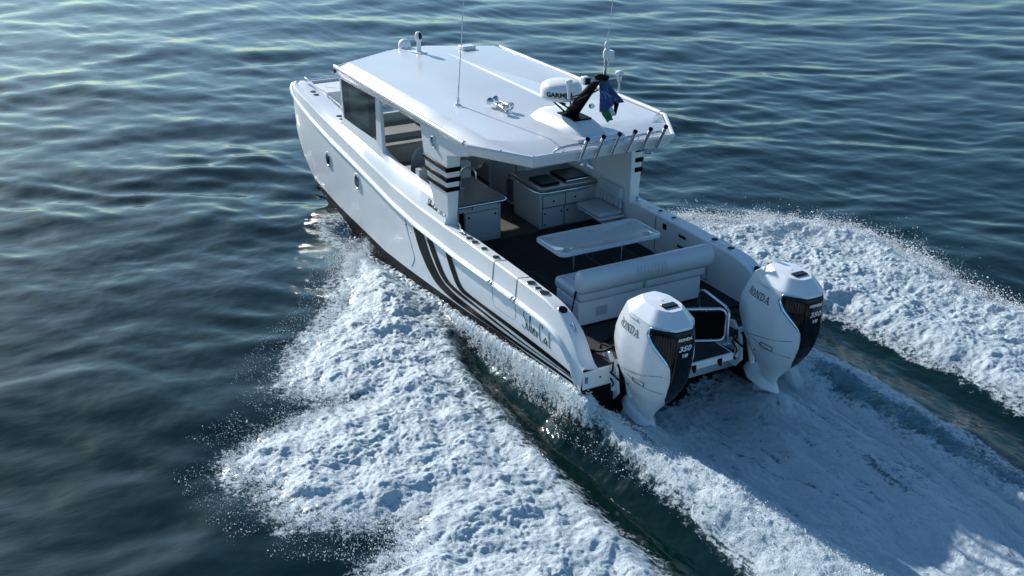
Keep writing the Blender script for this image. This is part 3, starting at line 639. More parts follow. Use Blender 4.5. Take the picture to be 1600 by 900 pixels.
# ---- whip antenna
t = thing('whip_antenna', (4.24, .87, 2.655), 'thin white whip antenna on a ratchet mount in the open middle of the roof', 'antenna', 'whip antennas')
b = MB(); b.lathe((4.24, .87, 2.655), [(.045, 0), (.04, .012), (.018, .02), (.018, .06)], 14); b.box(4.2, 4.26, .855, .885, 2.70, 2.75); b.tube([(4.25, .88, 2.73), (4.18, .90, 2.71), (4.16, .91, 2.65)], .008, 6); b.build('mount', STEEL, t)
b = MB(); b.tube([(4.235, .87, 2.70), (4.19, .87, 2.93)], .012, 8); b.build('ferrule', STEEL, t)
b = MB(); b.tube([(4.19, .87, 2.93), (4.08, .87, 3.6), (3.90, .87, 4.75)], [.0085, .007, .004], 6); b.build('whip', PLAST, t)
# ---- twin horns
t = thing('horn', (3.75, .47, 2.655), 'pair of chrome double-ended trumpet horns lying on the roof near the whip antenna', 'horn')
for y0, y1, z, x0, x1 in ((.53, .52, 2.73, 3.96, 3.50), (.43, .41, 2.735, 3.99, 3.58)):
    b = MB(); ax = Vector((x0-x1, y0-y1, 0)).normalized()
    b.lathe((x0 - .01, y0, z), [(.012, -.20), (.013, -.10), (.02, -.04), (.035, -.012), (.052, .004), (.050, .006), (.02, -.02)], 18, axis=ax)
    b.lathe((x1 + .01, y1, z), [(.012, -.20), (.013, -.10), (.02, -.04), (.035, -.012), (.054, .004), (.052, .006), (.02, -.02)], 18, axis=-ax)
    b.build('trumpet', STEEL, t, smooth=70)
b = MB()
for x in (3.82, 3.68): b.tube([(x, .545, 2.73), (x, .41, 2.735)], .009, 6); b.box(x - .015, x + .015, .44, .50, 2.655, 2.73)
b.build('bracket', STEEL, t)
# ---- thermal camera and satellite dome near the front edge
t = thing('thermal_camera', (7.45, .02, 2.65), 'small white swivel camera on a short post at the roof front', 'camera')
b = MB(); b.prism([(7.60, .16, 2.655), (7.30, .07, 2.655), (7.33, -.07, 2.655), (7.56, -.10, 2.655)], (0, 0, .014)); b.build('base_plate', PLAST, t, bevel=.004)
b = MB(); b.lathe((7.45, .02, 2.665), [(.045, 0), (.042, .02), (.036, .03), (.034, .16), (.04, .175)], 18); b.build('post', PLAST, t, smooth=50)
b = MB(); b.lathe((7.45, .02, 2.835), [(.045, 0), (.056, .02), (.058, .09), (.05, .125), (.03, .146), (0, .15)], 20); b.build('camera_head', PLAST, t, smooth=60)
b = MB(); b.lathe((7.45 - .033, .012, 2.915), [(.044, .0), (.042, .018), (.03, .026), (0, .028)], 18, axis=(-.75, -.55, .1)); b.v = [(x, y, 2.915 + (z-2.915)*1.35) for x, y, z in b.v]; b.build('lens', GLASSD, t, smooth=60)
t = thing('satellite_dome', (7.93, .08, 2.61), 'small round white dome on a dark foot beside the swivel camera at the roof front', 'dome')
b = MB(); b.lathe((7.90, .08, 2.62), [(.07, 0), (.065, .03)], 18); b.build('foot', DARK, t)
b = MB(); b.lathe((7.90, .08, 2.65), [(.06, 0), (.095, .02), (.105, .06), (.10, .10), (.08, .14), (.045, .165), (0, .172)], 24); b.build('cover', PLAST, t, smooth=70)
# ---- mast with its lamps, the radar and the flag
t = thing('mast', (2.7, 0, 2.816), 'leaning black mast behind the radar, carrying lamps and a tall thin antenna', 'mast')
a = [(2.72, 2.816, .09, .085), (2.68, 2.86, .075, .08), (2.55, 2.98, .07, .06), (2.38, 3.14, .06, .05), (2.2, 3.31, .05, .042), (2.07, 3.42, .045, .04), (1.98, 3.44, .04, .038)]
rs = []
for x, z, hx, hy in a: rs.append([(x + hx*math.cos(q)*1.1 + 0, hy*math.sin(q), z + hx*.55*math.cos(q)) for q in np.linspace(0, 2*math.pi, 14, endpoint=False)])
rs[0] = [(x, y*1.2, 2.817) for x, y, z in rs[0]]
b = MB(); b.rings(rs, True, True); b.build('spar', BLACKP, t, smooth=60)
b = MB(); b.tube([(2.05, .24, 3.40), (2.05, -.30, 3.40)], .012, 8)
b.tube([(2.05, -.06, 3.40), (2.05, -.06, 3.66)], .018, 10); b.tube([(2.05, -.105, 3.56), (2.05, -.105, 3.80), (2.05, .0, 3.80), (2.05, .0, 3.74)], .007, 6)
b.build('crossbar', STEEL, t, smooth=60)
b = MB(); b.lathe((2.05, -.075, 3.64), [(.03, 0), (.045, .02), (.045, .09), (.03, .12), (.02, .13), (.028, .14), (.03, .19), (.015, .21)], 14); b.box(2.01, 2.09, -.16, -.09, 3.62, 3.74); b.build('anchor_lamp', PLAST, t, smooth=50, bevel=.006)
b = MB(); b.tube([(2.05, -.08, 3.83), (2.0, -.10, 4.3), (1.96, -.12, 4.75)], [.007, .006, .004], 6); b.build('whip', PLAST, t)
b = MB(); b.box(2.02, 2.12, .16, .25, 3.36, 3.46); SP = b.build('spotlight', PLAST, t, bevel=.02)
b = MB(); b.box(2.012, 2.022, .165, .235, 3.37, 3.45); b.build('lens', GLASSD, SP)
b = MB(); b.lathe((2.1, -.30, 3.20), [(.03, 0), (.012, .012), (.012, .12), (.03, .16), (.034, .20), (.05, .23), (.05, .25), (.03, .265), (0, .268)], 14); b.tube([(2.1, -.30, 3.2), (2.12, -.2, 3.2), (2.2, -.03, 3.25)], .009, 6); b.build('gps_antenna', PLAST, t, smooth=50)
b = MB(); b.lathe((2.42, .22, 3.10), [(.02, 0), (.022, .13), (.03, .16), (.042, .20), (.045, .235), (.03, .245), (0, .248)], 14); b.build('gps_antenna', PLAST, t, smooth=50)
b = MB(); b.tube([(2.42, .25, 3.10), (2.42, .0, 3.10)], .008, 6); b.tube([(2.5, .22, 3.09), (2.3, -.04, 3.2)], .008, 6); b.tube([(2.3, .18, 3.10), (2.25, -.1, 3.22), (2.3, -.16, 3.24)], .010, 6); b.tube([(2.05, .0, 3.42), (2.02, -.09, 3.36), (2.05, -.14, 3.2), (2.15, -.15, 3.1)], .006, 6)
b.build('wiring', DARK, t)
b = MB(); b.lathe((2.42, -.10, 2.98), [(.03, 0), (.035, .02), (.03, .05)], 12, axis=(-1, 0, .1)); b.build('deck_lamp', STEEL, t)
b = MB()
for s in (1, -1):
    b.tube([(2.78, s*.05, 2.83), (3.02, s*.14, 2.965)], .011, 6); b.tube([(2.62, s*.06, 2.90), (2.85, s*.13, 2.965)], .011, 6); b.tube([(3.02, s*.14, 2.96), (2.70, s*.10, 2.96)], .011, 6)
b.tube([(3.04, .15, 2.962), (3.04, -.15, 2.962)], .011, 6); b.build('radar_bracket', BLACKP, t)
t = thing('radar_dome', (2.93, .02, 2.97), 'drum-shaped white radar dome with dark lettering, mounted ahead of the black mast', 'radar')
b = MB(); b.lathe((2.93, .03, 2.972), [(.20, 0), (.245, .012), (.262, .05), (.265, .13), (.258, .165), (.235, .20), (.20, .222), (.12, .236), (0, .24)], 48)
RD = b.build('cover', PLAST, t, smooth=60)
b = MB(); b.lathe((2.93, .03, 3.03), [(.2665, 0), (.2675, .004), (.2665, .008)], 48); b.build('seam_band', GREYG, RD)
v, f = text_verts('GARMIN', .076, 0, 0, .004)
wd = max(p[0] for p in v); b = MB(); V = []
for p in v:
    q = math.radians(133) + ((p[0]-wd*.36)*1.2)/.268; V.append((2.93 + .2685*math.cos(q), .03 + .2685*math.sin(q), 3.052 + p[1]))
b.add(V, f); b.build('lettering', INK, RD)
# flag
t = thing('flag', (2.0, -.05, 3.41), 'drooping navy blue flag with pale script and green and white corner', 'flag')
def cloth(name, P, mat, n=14, m=12, amp=.028, ph=0, par=None, th=.003):
    """P: four corners (top-left, top-right, bottom-right, bottom-left)"""
    P = [Vector(p) for p in P]; b = MB(); v = []
    for i in range(n + 1):
        for j in range(m + 1):
            u = i/n; w_ = j/m; p = (P[0]*(1-w_) + P[1]*w_)*(1-u) + (P[3]*(1-w_) + P[2]*w_)*u
            k = amp*(math.sin(w_*8.5 + u*2.2 + ph) + .5*math.sin(w_*15 - u*4 + ph)) * min(1, u*3 + .3)
            v.append((p.x + k, p.y + .25*k, p.z))
    f = [(i*(m+1)+j, i*(m+1)+j+1, (i+1)*(m+1)+j+1, (i+1)*(m+1)+j) for i in range(n) for j in range(m)]
    b.add(v, f); o = b.build(name, mat, par, smooth=80)
    q = o.modifiers.new('thickness', 'SOLIDIFY'); q.thickness = th
    return o, v
FC, fv = cloth('flag_cloth', [(1.96, .07, 3.40), (1.98, -.05, 3.41), (1.90, -.215, 3.14), (1.98, .02, 3.01)], FLAGB, par=t)
cloth('flag_corner', [(1.962, .03, 3.02), (1.93, -.045, 3.06), (1.93, -.11, 2.92), (1.965, -.055, 2.885)], FLAGG, 8, 6, .012, 1, t)
cloth('flag_corner', [(1.955, -.045, 3.055), (1.925, -.10, 3.075), (1.93, -.15, 2.97), (1.955, -.10, 2.95)], FLAGW, 8, 6, .012, 1, t)
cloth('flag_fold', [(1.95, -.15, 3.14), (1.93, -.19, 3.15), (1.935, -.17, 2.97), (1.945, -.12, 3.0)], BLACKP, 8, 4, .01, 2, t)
b = MB()
for st in SCRIPT:
    pts = smoothcurve([(u, 0, q) for u, q in st], 3); P = []
    for p in pts:
        u = .22 + p.z*.23 + p.x*.17; w_ = .12 + p.x*.27 - p.z*.06
        i = min(13, max(0, int(u*14))); j = min(11, max(0, int(w_*12))); q = Vector(fv[i*13 + j]); q2 = Vector(fv[(i+1)*13 + j+1]); fu = u*14-i
        P.append(q.lerp(q2, max(0, min(1, (u*14-i + w_*12-j)/2))) + Vector((-.006, .002, 0)))
    b.tube(P, .003, 4)
b.build('lettering', vary(principled('pale_blue_print', (.25, .42, .62), .7), 4, .1), FC)
b = MB(); b.tube([(2.06, .06, 3.44), (2.0, .04, 3.46), (1.95, -.03, 3.44), (2.02, -.06, 3.40), (2.08, 0, 3.38)], .03, 8); b.build('knot', DARK, t, smooth=80)
# ================================================================ OUTBOARD ENGINES
YE = .865
RIBS = principled('satin_black_ribs', (.001, .001, .0015), .6, Specular_IOR_Level=.05)
EZ = [.12, .17, .30, .40, .55, .67, .80, .95, 1.10, 1.25, 1.40, 1.52, 1.60]
EXF = [-.42, -.40, -.34, -.27, -.17, -.10, -.03, .03, .05, .02, -.05, -.12, -.17]
EXR = [-.53, -.54, -.56, -.61, -.74, -.85, -.93, -1.00, -1.035, -1.055, -1.06, -1.05, -1.03]
EHW = [.025, .03, .05, .085, .15, .20, .24, .268, .28, .282, .278, .27, .262]
def esec(z):
    return lerp(EZ, EXF, z), lerp(EZ, EXR, z), lerp(EZ, EHW, z)
_PL = [(0, 1, 1.0), (1, 0, 1.0), (-1, 0, 1.0), (-.58, .50, .79), (.45, .55, .74)]
def ecp(z, th, off=0):
    """cowl point at height z and plan angle th (0 = straight aft, + = port)"""
    xf, xr, hw = esec(z); cx = (xf + xr)/2; a = (xf - xr)/2
    c, s = -math.cos(th), math.sin(th); sg = 1 if s >= 0 else -1; s_ = abs(s)
    p = lerp([.3, .75, 1.0], [4, 12, 24], z)
    g = sum(max(0.0, (nx*c + ny*s_)/d)**p for nx, ny, d in _PL) ** (1/p)
    u = c/g; v_ = s_/g
    x = cx + a*u; y = hw*v_
    d = Vector((c/a, s_/hw)).normalized() * off
    return Vector((x + d.x, YE + sg*(y + d.y), z))
def outboard(label):
    t = thing('outboard_motor', (-.45, YE, .12), label, 'outboard motor', 'outboard motors on the stern')
    N = 112; th = [2*math.pi*k/N for k in range(N)]
    b = MB(); zs = list(np.linspace(.12, 1.60, 44)); b.rings([[ecp(z, q) for q in th] for z in zs], True, False)
    # top cap: shoulder, sloping faces, flat crown
    base = [ecp(1.60, q) for q in th]
    def cap(k, z, dx=0): 
        c = Vector((-.58, YE, 0)); return [Vector((c.x + (p.x-c.x)*k + dx, c.y + (p.y-c.y)*k, z + (0 if k > .9 else .012*(p.x+.58)))) for p in base]
    b.rings([base, cap(.985, 1.606)], True, False); b.rings([cap(.985, 1.606), cap(.95, 1.618), cap(.66, 1.722, -.03), cap(.60, 1.738, -.035)], True, False)
    b.rings([cap(.60, 1.738, -.035), cap(.02, 1.752, -.05)], True, True)
    b.rings([[ecp(.12, q) for q in th], [Vector((-.47, YE, .11))]*N], True, False)
    body = b.build('cowl', ENGW, t, smooth=24)
    # air inlet on top and side slits
    b = MB(); b.box(-.80, -.70, YE - .085, YE + .085, 1.735, 1.757); o = b.build('air_inlet', ENGB, body, bevel=.012)
    for s in (1, -1):
        b = MB(); b.tube([tuple(ecp(1.565, math.radians(q)*s, .001)) for q in (117, 108, 100, 92)], .011, 6); b.build('vent_slit', GREYG, body)
    # black wrap-around rear panel
    tb = lambda z: math.radians(lerp([.60, .68, .85, 1.05, 1.16, 1.22, 1.40, 1.50, 1.575], [3, 17, 22, 24, 27, 33, 58, 66, 63], z))
    b = MB(); n = 26; rs = []
    for z in np.linspace(.60, 1.575, 46): rs.append([ecp(z, -tb(z) + 2*tb(z)*k/n, .007) for k in range(n + 1)])
    b.rings(rs, closed=False, cap=False); pan = b.build('rear_panel', ENGB, body, smooth=50)
    q = pan.modifiers.new('thickness', 'SOLIDIFY'); q.thickness = .012; q.offset = -1
    # ribbed grille in the shoulder of the panel
    for s in (1, -1):
        b = MB()
        for k in range(9):
            a0 = math.radians(26 + k*4.2)*s; zlo = float(np.interp(abs(math.degrees(a0)), [27, 33, 58, 66], [1.17, 1.23, 1.41, 1.5])) + .02
            if zlo < 1.50: b.tube([tuple(ecp(z, a0, .0055)) for z in np.linspace(zlo, 1.535, 5)], .0035, 5)
        b.build('grille', RIBS, pan)
    # chrome chevron
    for s in (1, -1):
        P = [tuple(ecp(z, s*(tb(z) + .012), .006)) for z in (1.17, 1.2, 1.25, 1.3, 1.36, 1.41, 1.455, 1.50, 1.54, 1.57)] + [tuple(ecp(1.580, math.radians(q)*s, .006)) for q in (59, 50, 40, 32)]
        b = MB(); b.tube(P, [.004, .010, .016, .019, .021, .023, .023, .019, .014, .011, .009, .008, .007, .004], 8); b.build('chrome_trim', CHROME, pan, smooth=70)
    # seam lines
    b = MB(); b.tube([tuple(ecp(lerp([0, .5, 1], [1.02, .93, .78], abs(k-20)/20) if False else .93 - .13*(math.cos(math.radians(180*k/20)) if k <= 20 else math.cos(math.radians(180*(40-k)/20)))*-1, math.pi*2*k/40, .0005)) for k in list(range(4, 37))], .0035, 5)
    b.tube([tuple(ecp(.84 - .05*math.cos(math.radians(q)), math.radians(q), .0005)) for q in range(28, 120, 5)], .003, 5)
    b.build('cowl_seam', SEAM, body)
    for s in (1, -1):
        def hp(u, v_): return tuple(ecp(.845 + v_ - .10*u, s*math.radians(75 + u*150), .004))
        P = [hp(u*.5, v_*.6) for u, v_ in [(-.16, .02), (-.15, .045), (-.12, .055), (.12, .055), (.15, .045), (.16, .0), (.14, -.04), (.10, -.05), (-.11, -.05), (-.15, -.03), (-.16, .02)]]
        b = MB(); b.tube(P, .005, 6); b.build('tilt_handle', SEAM, body)
        for z, a0 in ((1.02, 150), (.70, 105)):
            p = ecp(z, math.radians(a0)*s, 0); b = MB(); b.lathe(p, [(.012, 0), (.010, .006)], 10, axis=(0, s, 0)); b.build('plug', DARK, body)
    # side lettering: slab serif letters from strokes, wrapped on the cowl
    GL = {'H': [(0, 0, .3, .12), (0, .88, .3, 1), (.6, 0, .9, .12), (.6, .88, .9, 1), (.08, 0, .22, 1), (.68, 0, .82, 1), (.2, .44, .7, .56)],
          'N': [(0, 0, .3, .12), (0, .88, .25, 1), (.62, .88, .95, 1), (.09, 0, .2, 1), (.72, 0, .83, 1)],
          'D': [(0, 0, .5, .12), (0, .88, .5, 1), (.1, 0, .26, 1)], 'A': [(-.05, 0, .28, .12), (.6, 0, .98, .12), (.25, .3, .7, .4)], 'O': []}
    def word(s):
        b = MB(); x0 = 0
        def W(u, v_):
            # u along the word towards its end, v up; port side reads bow -> stern
            q = math.radians(128 - 46*u/5.2) if s == 1 else math.radians(-(82 + 46*u/5.2))
            return ecp(1.375 + .095*v_ + .012*u/5.2*0, q, .004)
        def quad(pts):
            V = [W(*p) for p in pts]; b.add(V, [tuple(range(len(V)))])
        for ch in 'HONDA':
            for r_ in GL[ch]: quad([(x0 + r_[0], r_[1]), (x0 + r_[2], r_[1]), (x0 + r_[2], r_[3]), (x0 + r_[0], r_[3])])
            if ch == 'N': quad([(x0+.09, 1), (x0+.26, 1), (x0+.83, 0), (x0+.68, 0)])
            if ch == 'A': quad([(x0+.06, 0), (x0+.16, 0), (x0+.50, 1), (x0+.40, 1)]); quad([(x0+.68, 0), (x0+.86, 0), (x0+.54, 1), (x0+.40, 1)])
            if ch in 'OD':
                a0, a1 = (0, 360) if ch == 'O' else (-90, 90); cx = .45 if ch == 'O' else .42; ra = .45
                for k in range(16):
                    p, q = math.radians(a0 + (a1-a0)*k/16), math.radians(a0 + (a1-a0)*(k+1)/16)
                    quad([(x0+cx+ra*math.cos(p), .5+.5*math.sin(p)), (x0+cx+ra*math.cos(q), .5+.5*math.sin(q)), (x0+cx+(ra-.17)*math.cos(q), .5+.39*math.sin(q)), (x0+cx+(ra-.17)*math.cos(p), .5+.39*math.sin(p))])
            x0 += 1.06
        b.build('lettering', INK, body)
    word(1); word(-1)
    # rear lettering
    def rear(body_txt, size, z0, it, ww):
        v, f = text_verts(body_txt, size, 0, it, .003); w2 = max(p[0] for p in v); b = MB(); V = []
        for p in v:
            q = -(p[0] - w2/2) * ww / .28; V.append(ecp(z0 + p[1], math.atan(q), .009))
        b.add(V, f); b.build('lettering', SILV, pan)
    rear('HONDA', .040, 1.475, .2, 1.1); rear('350', .080, 1.36, .25, 1.2); rear('V8', .056, 1.285, .25, 1.1)
    # lower leg: splash plate, mid section, clamp bracket
    b = MB(); b.rings([[(-.02, YE - .03, .24), (-.02, YE + .03, .24), (-.2, YE + .13, .22), (-.45, YE + .12, .19), (-.60, YE + .02, .17), (-.60, YE - .02, .17), (-.45, YE - .12, .19), (-.2, YE - .13, .22)],
                       [(.0, YE - .04, .27), (.0, YE + .04, .27), (-.2, YE + .14, .25), (-.45, YE + .13, .21), (-.62, YE + .02, .185), (-.62, YE - .02, .185), (-.45, YE - .13, .21), (-.2, YE - .14, .25)],
                       [(-.06, YE - .03, .36), (-.06, YE + .03, .36), (-.22, YE + .10, .35), (-.42, YE + .08, .32), (-.55, YE + .02, .25), (-.55, YE - .02, .25), (-.42, YE - .08, .32), (-.22, YE - .10, .35)]], True, True)
    b.build('splash_plate', ENGW, t, smooth=50, bevel=.01)
    b = MB(); b.rings([[(-.30 + .14*math.cos(q)*(1 if math.cos(q) > 0 else 1.6), YE + .035*math.sin(q), z) for q in np.linspace(0, 2*math.pi, 16, endpoint=False)] for z in (-.25, .22)], True, True); b.build('drive_leg', ENGW, t, smooth=60)
    for s in (1, -1):
        b = MB(); b.prism([(.24, YE + s*.12, .30), (.24, YE + s*.12, .82), (.10, YE + s*.12, .86), (-.06, YE + s*.12, .70), (-.10, YE + s*.12, .42), (.02, YE + s*.12, .28)], (0, s*.035, 0)); b.build('clamp_bracket', ENGW, t, bevel=.012)
    b = MB(); b.tube([(.05, YE - .12, .74), (.05, YE + .12, .74)], .035, 12); b.tube([(.0, YE, .70), (-.12, YE, .36)], .035, 12); b.tube([(.0, YE + .16, .62), (-.02, YE + .165, .44)], .028, 10); b.tube([(.0, YE - .16, .62), (-.02, YE - .165, .44)], .028, 10); b.build('tilt_ram', ENGW, t, smooth=60)
    b = MB(); b.tube(smoothcurve([(-.02, YE + .18, .80), (-.04, YE + .20, .70), (.03, YE + .20, .62), (-.05, YE + .19, .55), (-.02, YE + .18, .48)], 5), .010, 6); b.tube(smoothcurve([(.08, YE + .17, .70), (.0, YE + .19, .66), (-.08, YE + .17, .62), (-.12, YE + .1, .55)], 5), .012, 6)
    b.tube([(.16, YE - .2, .40), (.12, YE + .2, .38)], .04, 10); b.build('hose', DARK, t, smooth=70)
    return t
e1 = outboard('nearer white outboard motor, on the port hull, its top in full sun')
e2 = copy_tree(e1, (0, -2*YE, 0)); e2['label'] = 'farther white outboard motor, on the starboard hull, mostly in shade'
# ================================================================ SEA, WAKE AND SPRAY
rng = np.random.default_rng(7)
_G = np.random.default_rng(11); _ang = _G.uniform(0, 2*np.pi, 65536).astype(np.float32); _gx = np.cos(_ang); _gy = np.sin(_ang)
def perlin(x, y, seed=0):
    xi = np.floor(x).astype(np.int64); yi = np.floor(y).astype(np.int64); xf = (x - xi).astype(np.float32); yf = (y - yi).astype(np.float32)
    def g(ix, iy):
        h = ((ix * 73856093) ^ (iy * 19349663) ^ (seed * 83492791)); h = (h ^ (h >> 13)) & 65535
        return h
    u = xf*xf*xf*(xf*(xf*6-15)+10); v = yf*yf*yf*(yf*(yf*6-15)+10)
    def d(ix, iy, dx, dy):
        h = g(ix, iy); return _gx[h]*dx + _gy[h]*dy
    a = d(xi, yi, xf, yf); b_ = d(xi+1, yi, xf-1, yf); c = d(xi, yi+1, xf, yf-1); e = d(xi+1, yi+1, xf-1, yf-1)
    return 1.5*((a*(1-u) + b_*u)*(1-v) + (c*(1-u) + e*u)*v)
def fbm(x, y, oct=4, seed=0, gain=.5, mode=0):
    s = 0; a = 1; t = 0
    for k in range(oct):
        n = perlin(x, y, seed + k)
        if mode == 1: n = 1 - 2*np.abs(n)          # ridged
        if mode == 2: n = 2*np.abs(n) - .5          # billow
        s = s + a*n; t += a; a *= gain; x = x*2.03 + 11.3; y = y*2.03 - 7.1
    return s / t
sst = lambda a, b_, x: (lambda t: t*t*(3 - 2*t))(np.clip((x - a)/(b_ - a), 0, 1))
PORT = [(6.45,1.40), (6.1,1.72), (5.6,2.05), (5.03,2.30), (4.46,2.62), (3.92,3.03), (3.59,3.43), (3.22,3.69), (2.60,4.12), (2.26,4.05), (1.95,3.72), (1.74,3.62), (1.66,4.05), (1.62,4.5), (1.34,5.10), (1.08,5.08), (0.63,5.02), (0.18,4.98), (-0.12,4.90), (-0.45,4.40), (-0.70,3.85), (-1.08,4.15), (-1.29,4.46), (-1.62,4.70), (-3.53,5.6), (-6, 6.2), (-6,2.3), (-3.53,2.17), (-2.72,2.10), (-2.30,2.08), (-1.89,2.10), (-1.20,2.15), (-0.77,2.15), (-0.22,2.13), (0.63,2.06), (1.32,2.0), (1.58,1.97), (2.35,1.74), (3.22,1.52), (3.87,1.36), (4.89,1.30), (6.0,1.3)]
WASH = [(3.5,1.36), (2.12,1.52), (1.20,1.50), (.4,1.45), (-.1,1.46), (-0.90,1.38), (-1.68,1.36), (-2.31,1.37), (-2.98,1.43), (-3.74,1.52), (-6,2.0), (-6,-2.3), (-4.47,-2.22), (-3.03,-2.25), (-2.13,-2.28), (-1.28,-2.33), (-0.50,-2.36), (0.33,-2.30), (0.74,-2.1), (2.0,-1.6), (3.5,-1.36), (1.2,-1.3), (.3,-.9), (.25, .9), (1.2,1.3)]
STB = [(4.9,-3.0), (4.9,-3.7), (4.6,-3.95), (4.3,-4.2), (4.20,-4.75), (3.87,-5.13), (3.60,-5.44), (3.09,-5.65), (2.50,-5.72), (1.78,-5.62), (0.99,-5.40), (0.53,-5.48), (-0.21,-5.56), (-1.76,-5.7), (-4,-6.2), (-6, -6.4), (-6,-3.7), (-3.14,-3.51), (-1.99,-3.38), (-1.41,-3.40), (-0.80,-3.42), (-0.25,-3.33), (0.44,-3.40), (0.87,-3.2), (1.35,-2.9), (2.17,-2.3), (3.07,-1.8), (4.10,-1.45), (6.5,-1.4)]
def sdf(poly, x, y):
    P = np.array(poly, float); n = len(P); d = np.full(x.shape, 1e9); ins = np.zeros(x.shape, bool)
    for i in range(n):
        a, b_ = P[i], P[(i+1) % n]; e = b_ - a; wx = x - a[0]; wy = y - a[1]
        t = np.clip((wx*e[0] + wy*e[1])/(e@e), 0, 1); d = np.minimum(d, (wx - e[0]*t)**2 + (wy - e[1]*t)**2)
        c = ((a[1] <= y) != (b_[1] <= y))
        if e[1] != 0: ins ^= c & (x < a[0] + (y - a[1])*e[0]/e[1])
    return np.where(ins, 1, -1)*np.sqrt(d)
def sdf_near(poly, x, y, pad=1.2):
    P = np.array(poly); m = (x > P[:,0].min()-pad) & (x < P[:,0].max()+pad) & (y > P[:,1].min()-pad) & (y < P[:,1].max()+pad)
    r = np.full(x.shape, -pad); r[m] = sdf(poly, x[m], y[m]); return np.maximum(r, -pad)
# wind waves
NW = 46; lam = np.exp(rng.uniform(np.log(.45), np.log(5.0), NW)); wd = math.radians(-28 + 180) + rng.normal(0, .7, NW)
wk = 2*np.pi/lam; wph = rng.uniform(0, 2*np.pi, NW); wa = .0024*lam**.90
def waves(x, y, damp):
    X = x + .35*perlin(x*.35, y*.35, 71); Y = y + .35*perlin(x*.35, y*.35, 72); h = 0
    mod = [1 + .7*perlin(x*.14, y*.14, 81), 1 + .7*perlin(x*.22 + 5, y*.22, 82), 1 + .8*perlin(x*.3, y*.3 + 9, 83)]
    for i in range(NW):
        s = np.sin(wk[i]*(X*math.cos(wd[i]) + Y*math.sin(wd[i])) + wph[i]); h = h + wa[i]*mod[i % 3]*(s + .25*s*s)
    return h*damp + .010*fbm(x*1.6, y*2.2, 3, 91)*damp
def polyd(pl, x, y):
    d = np.full(x.shape, 1e9); P = np.array(pl)
    for i in range(len(P)-1):
        a, e = P[i], P[i+1]-P[i]; wx = x-a[0]; wy = y-a[1]; t = np.clip((wx*e[0]+wy*e[1])/(e@e), 0, 1); d = np.minimum(d, (wx-e[0]*t)**2+(wy-e[1]*t)**2)
    return np.sqrt(d)
RIDGE = [(.9,1.45), (.2,1.42), (-0.17,1.34), (-0.93,1.20), (-1.73,1.06), (-2.47,0.92), (-3.07,0.80), (-4.0,0.65), (-6,.4)]
RIDGE2 = [(.3,-1.9), (-.9,-1.95), (-2.0,-1.85), (-3.2,-1.6), (-6,-1.3)]
LIP = [(3.6,1.58), (2.9,1.70), (2.35,1.88), (1.58,2.08), (0.63,2.12), (-0.22,2.18), (-0.77,2.22), (-1.89,2.28), (-3.5,2.42), (-6,2.7)]
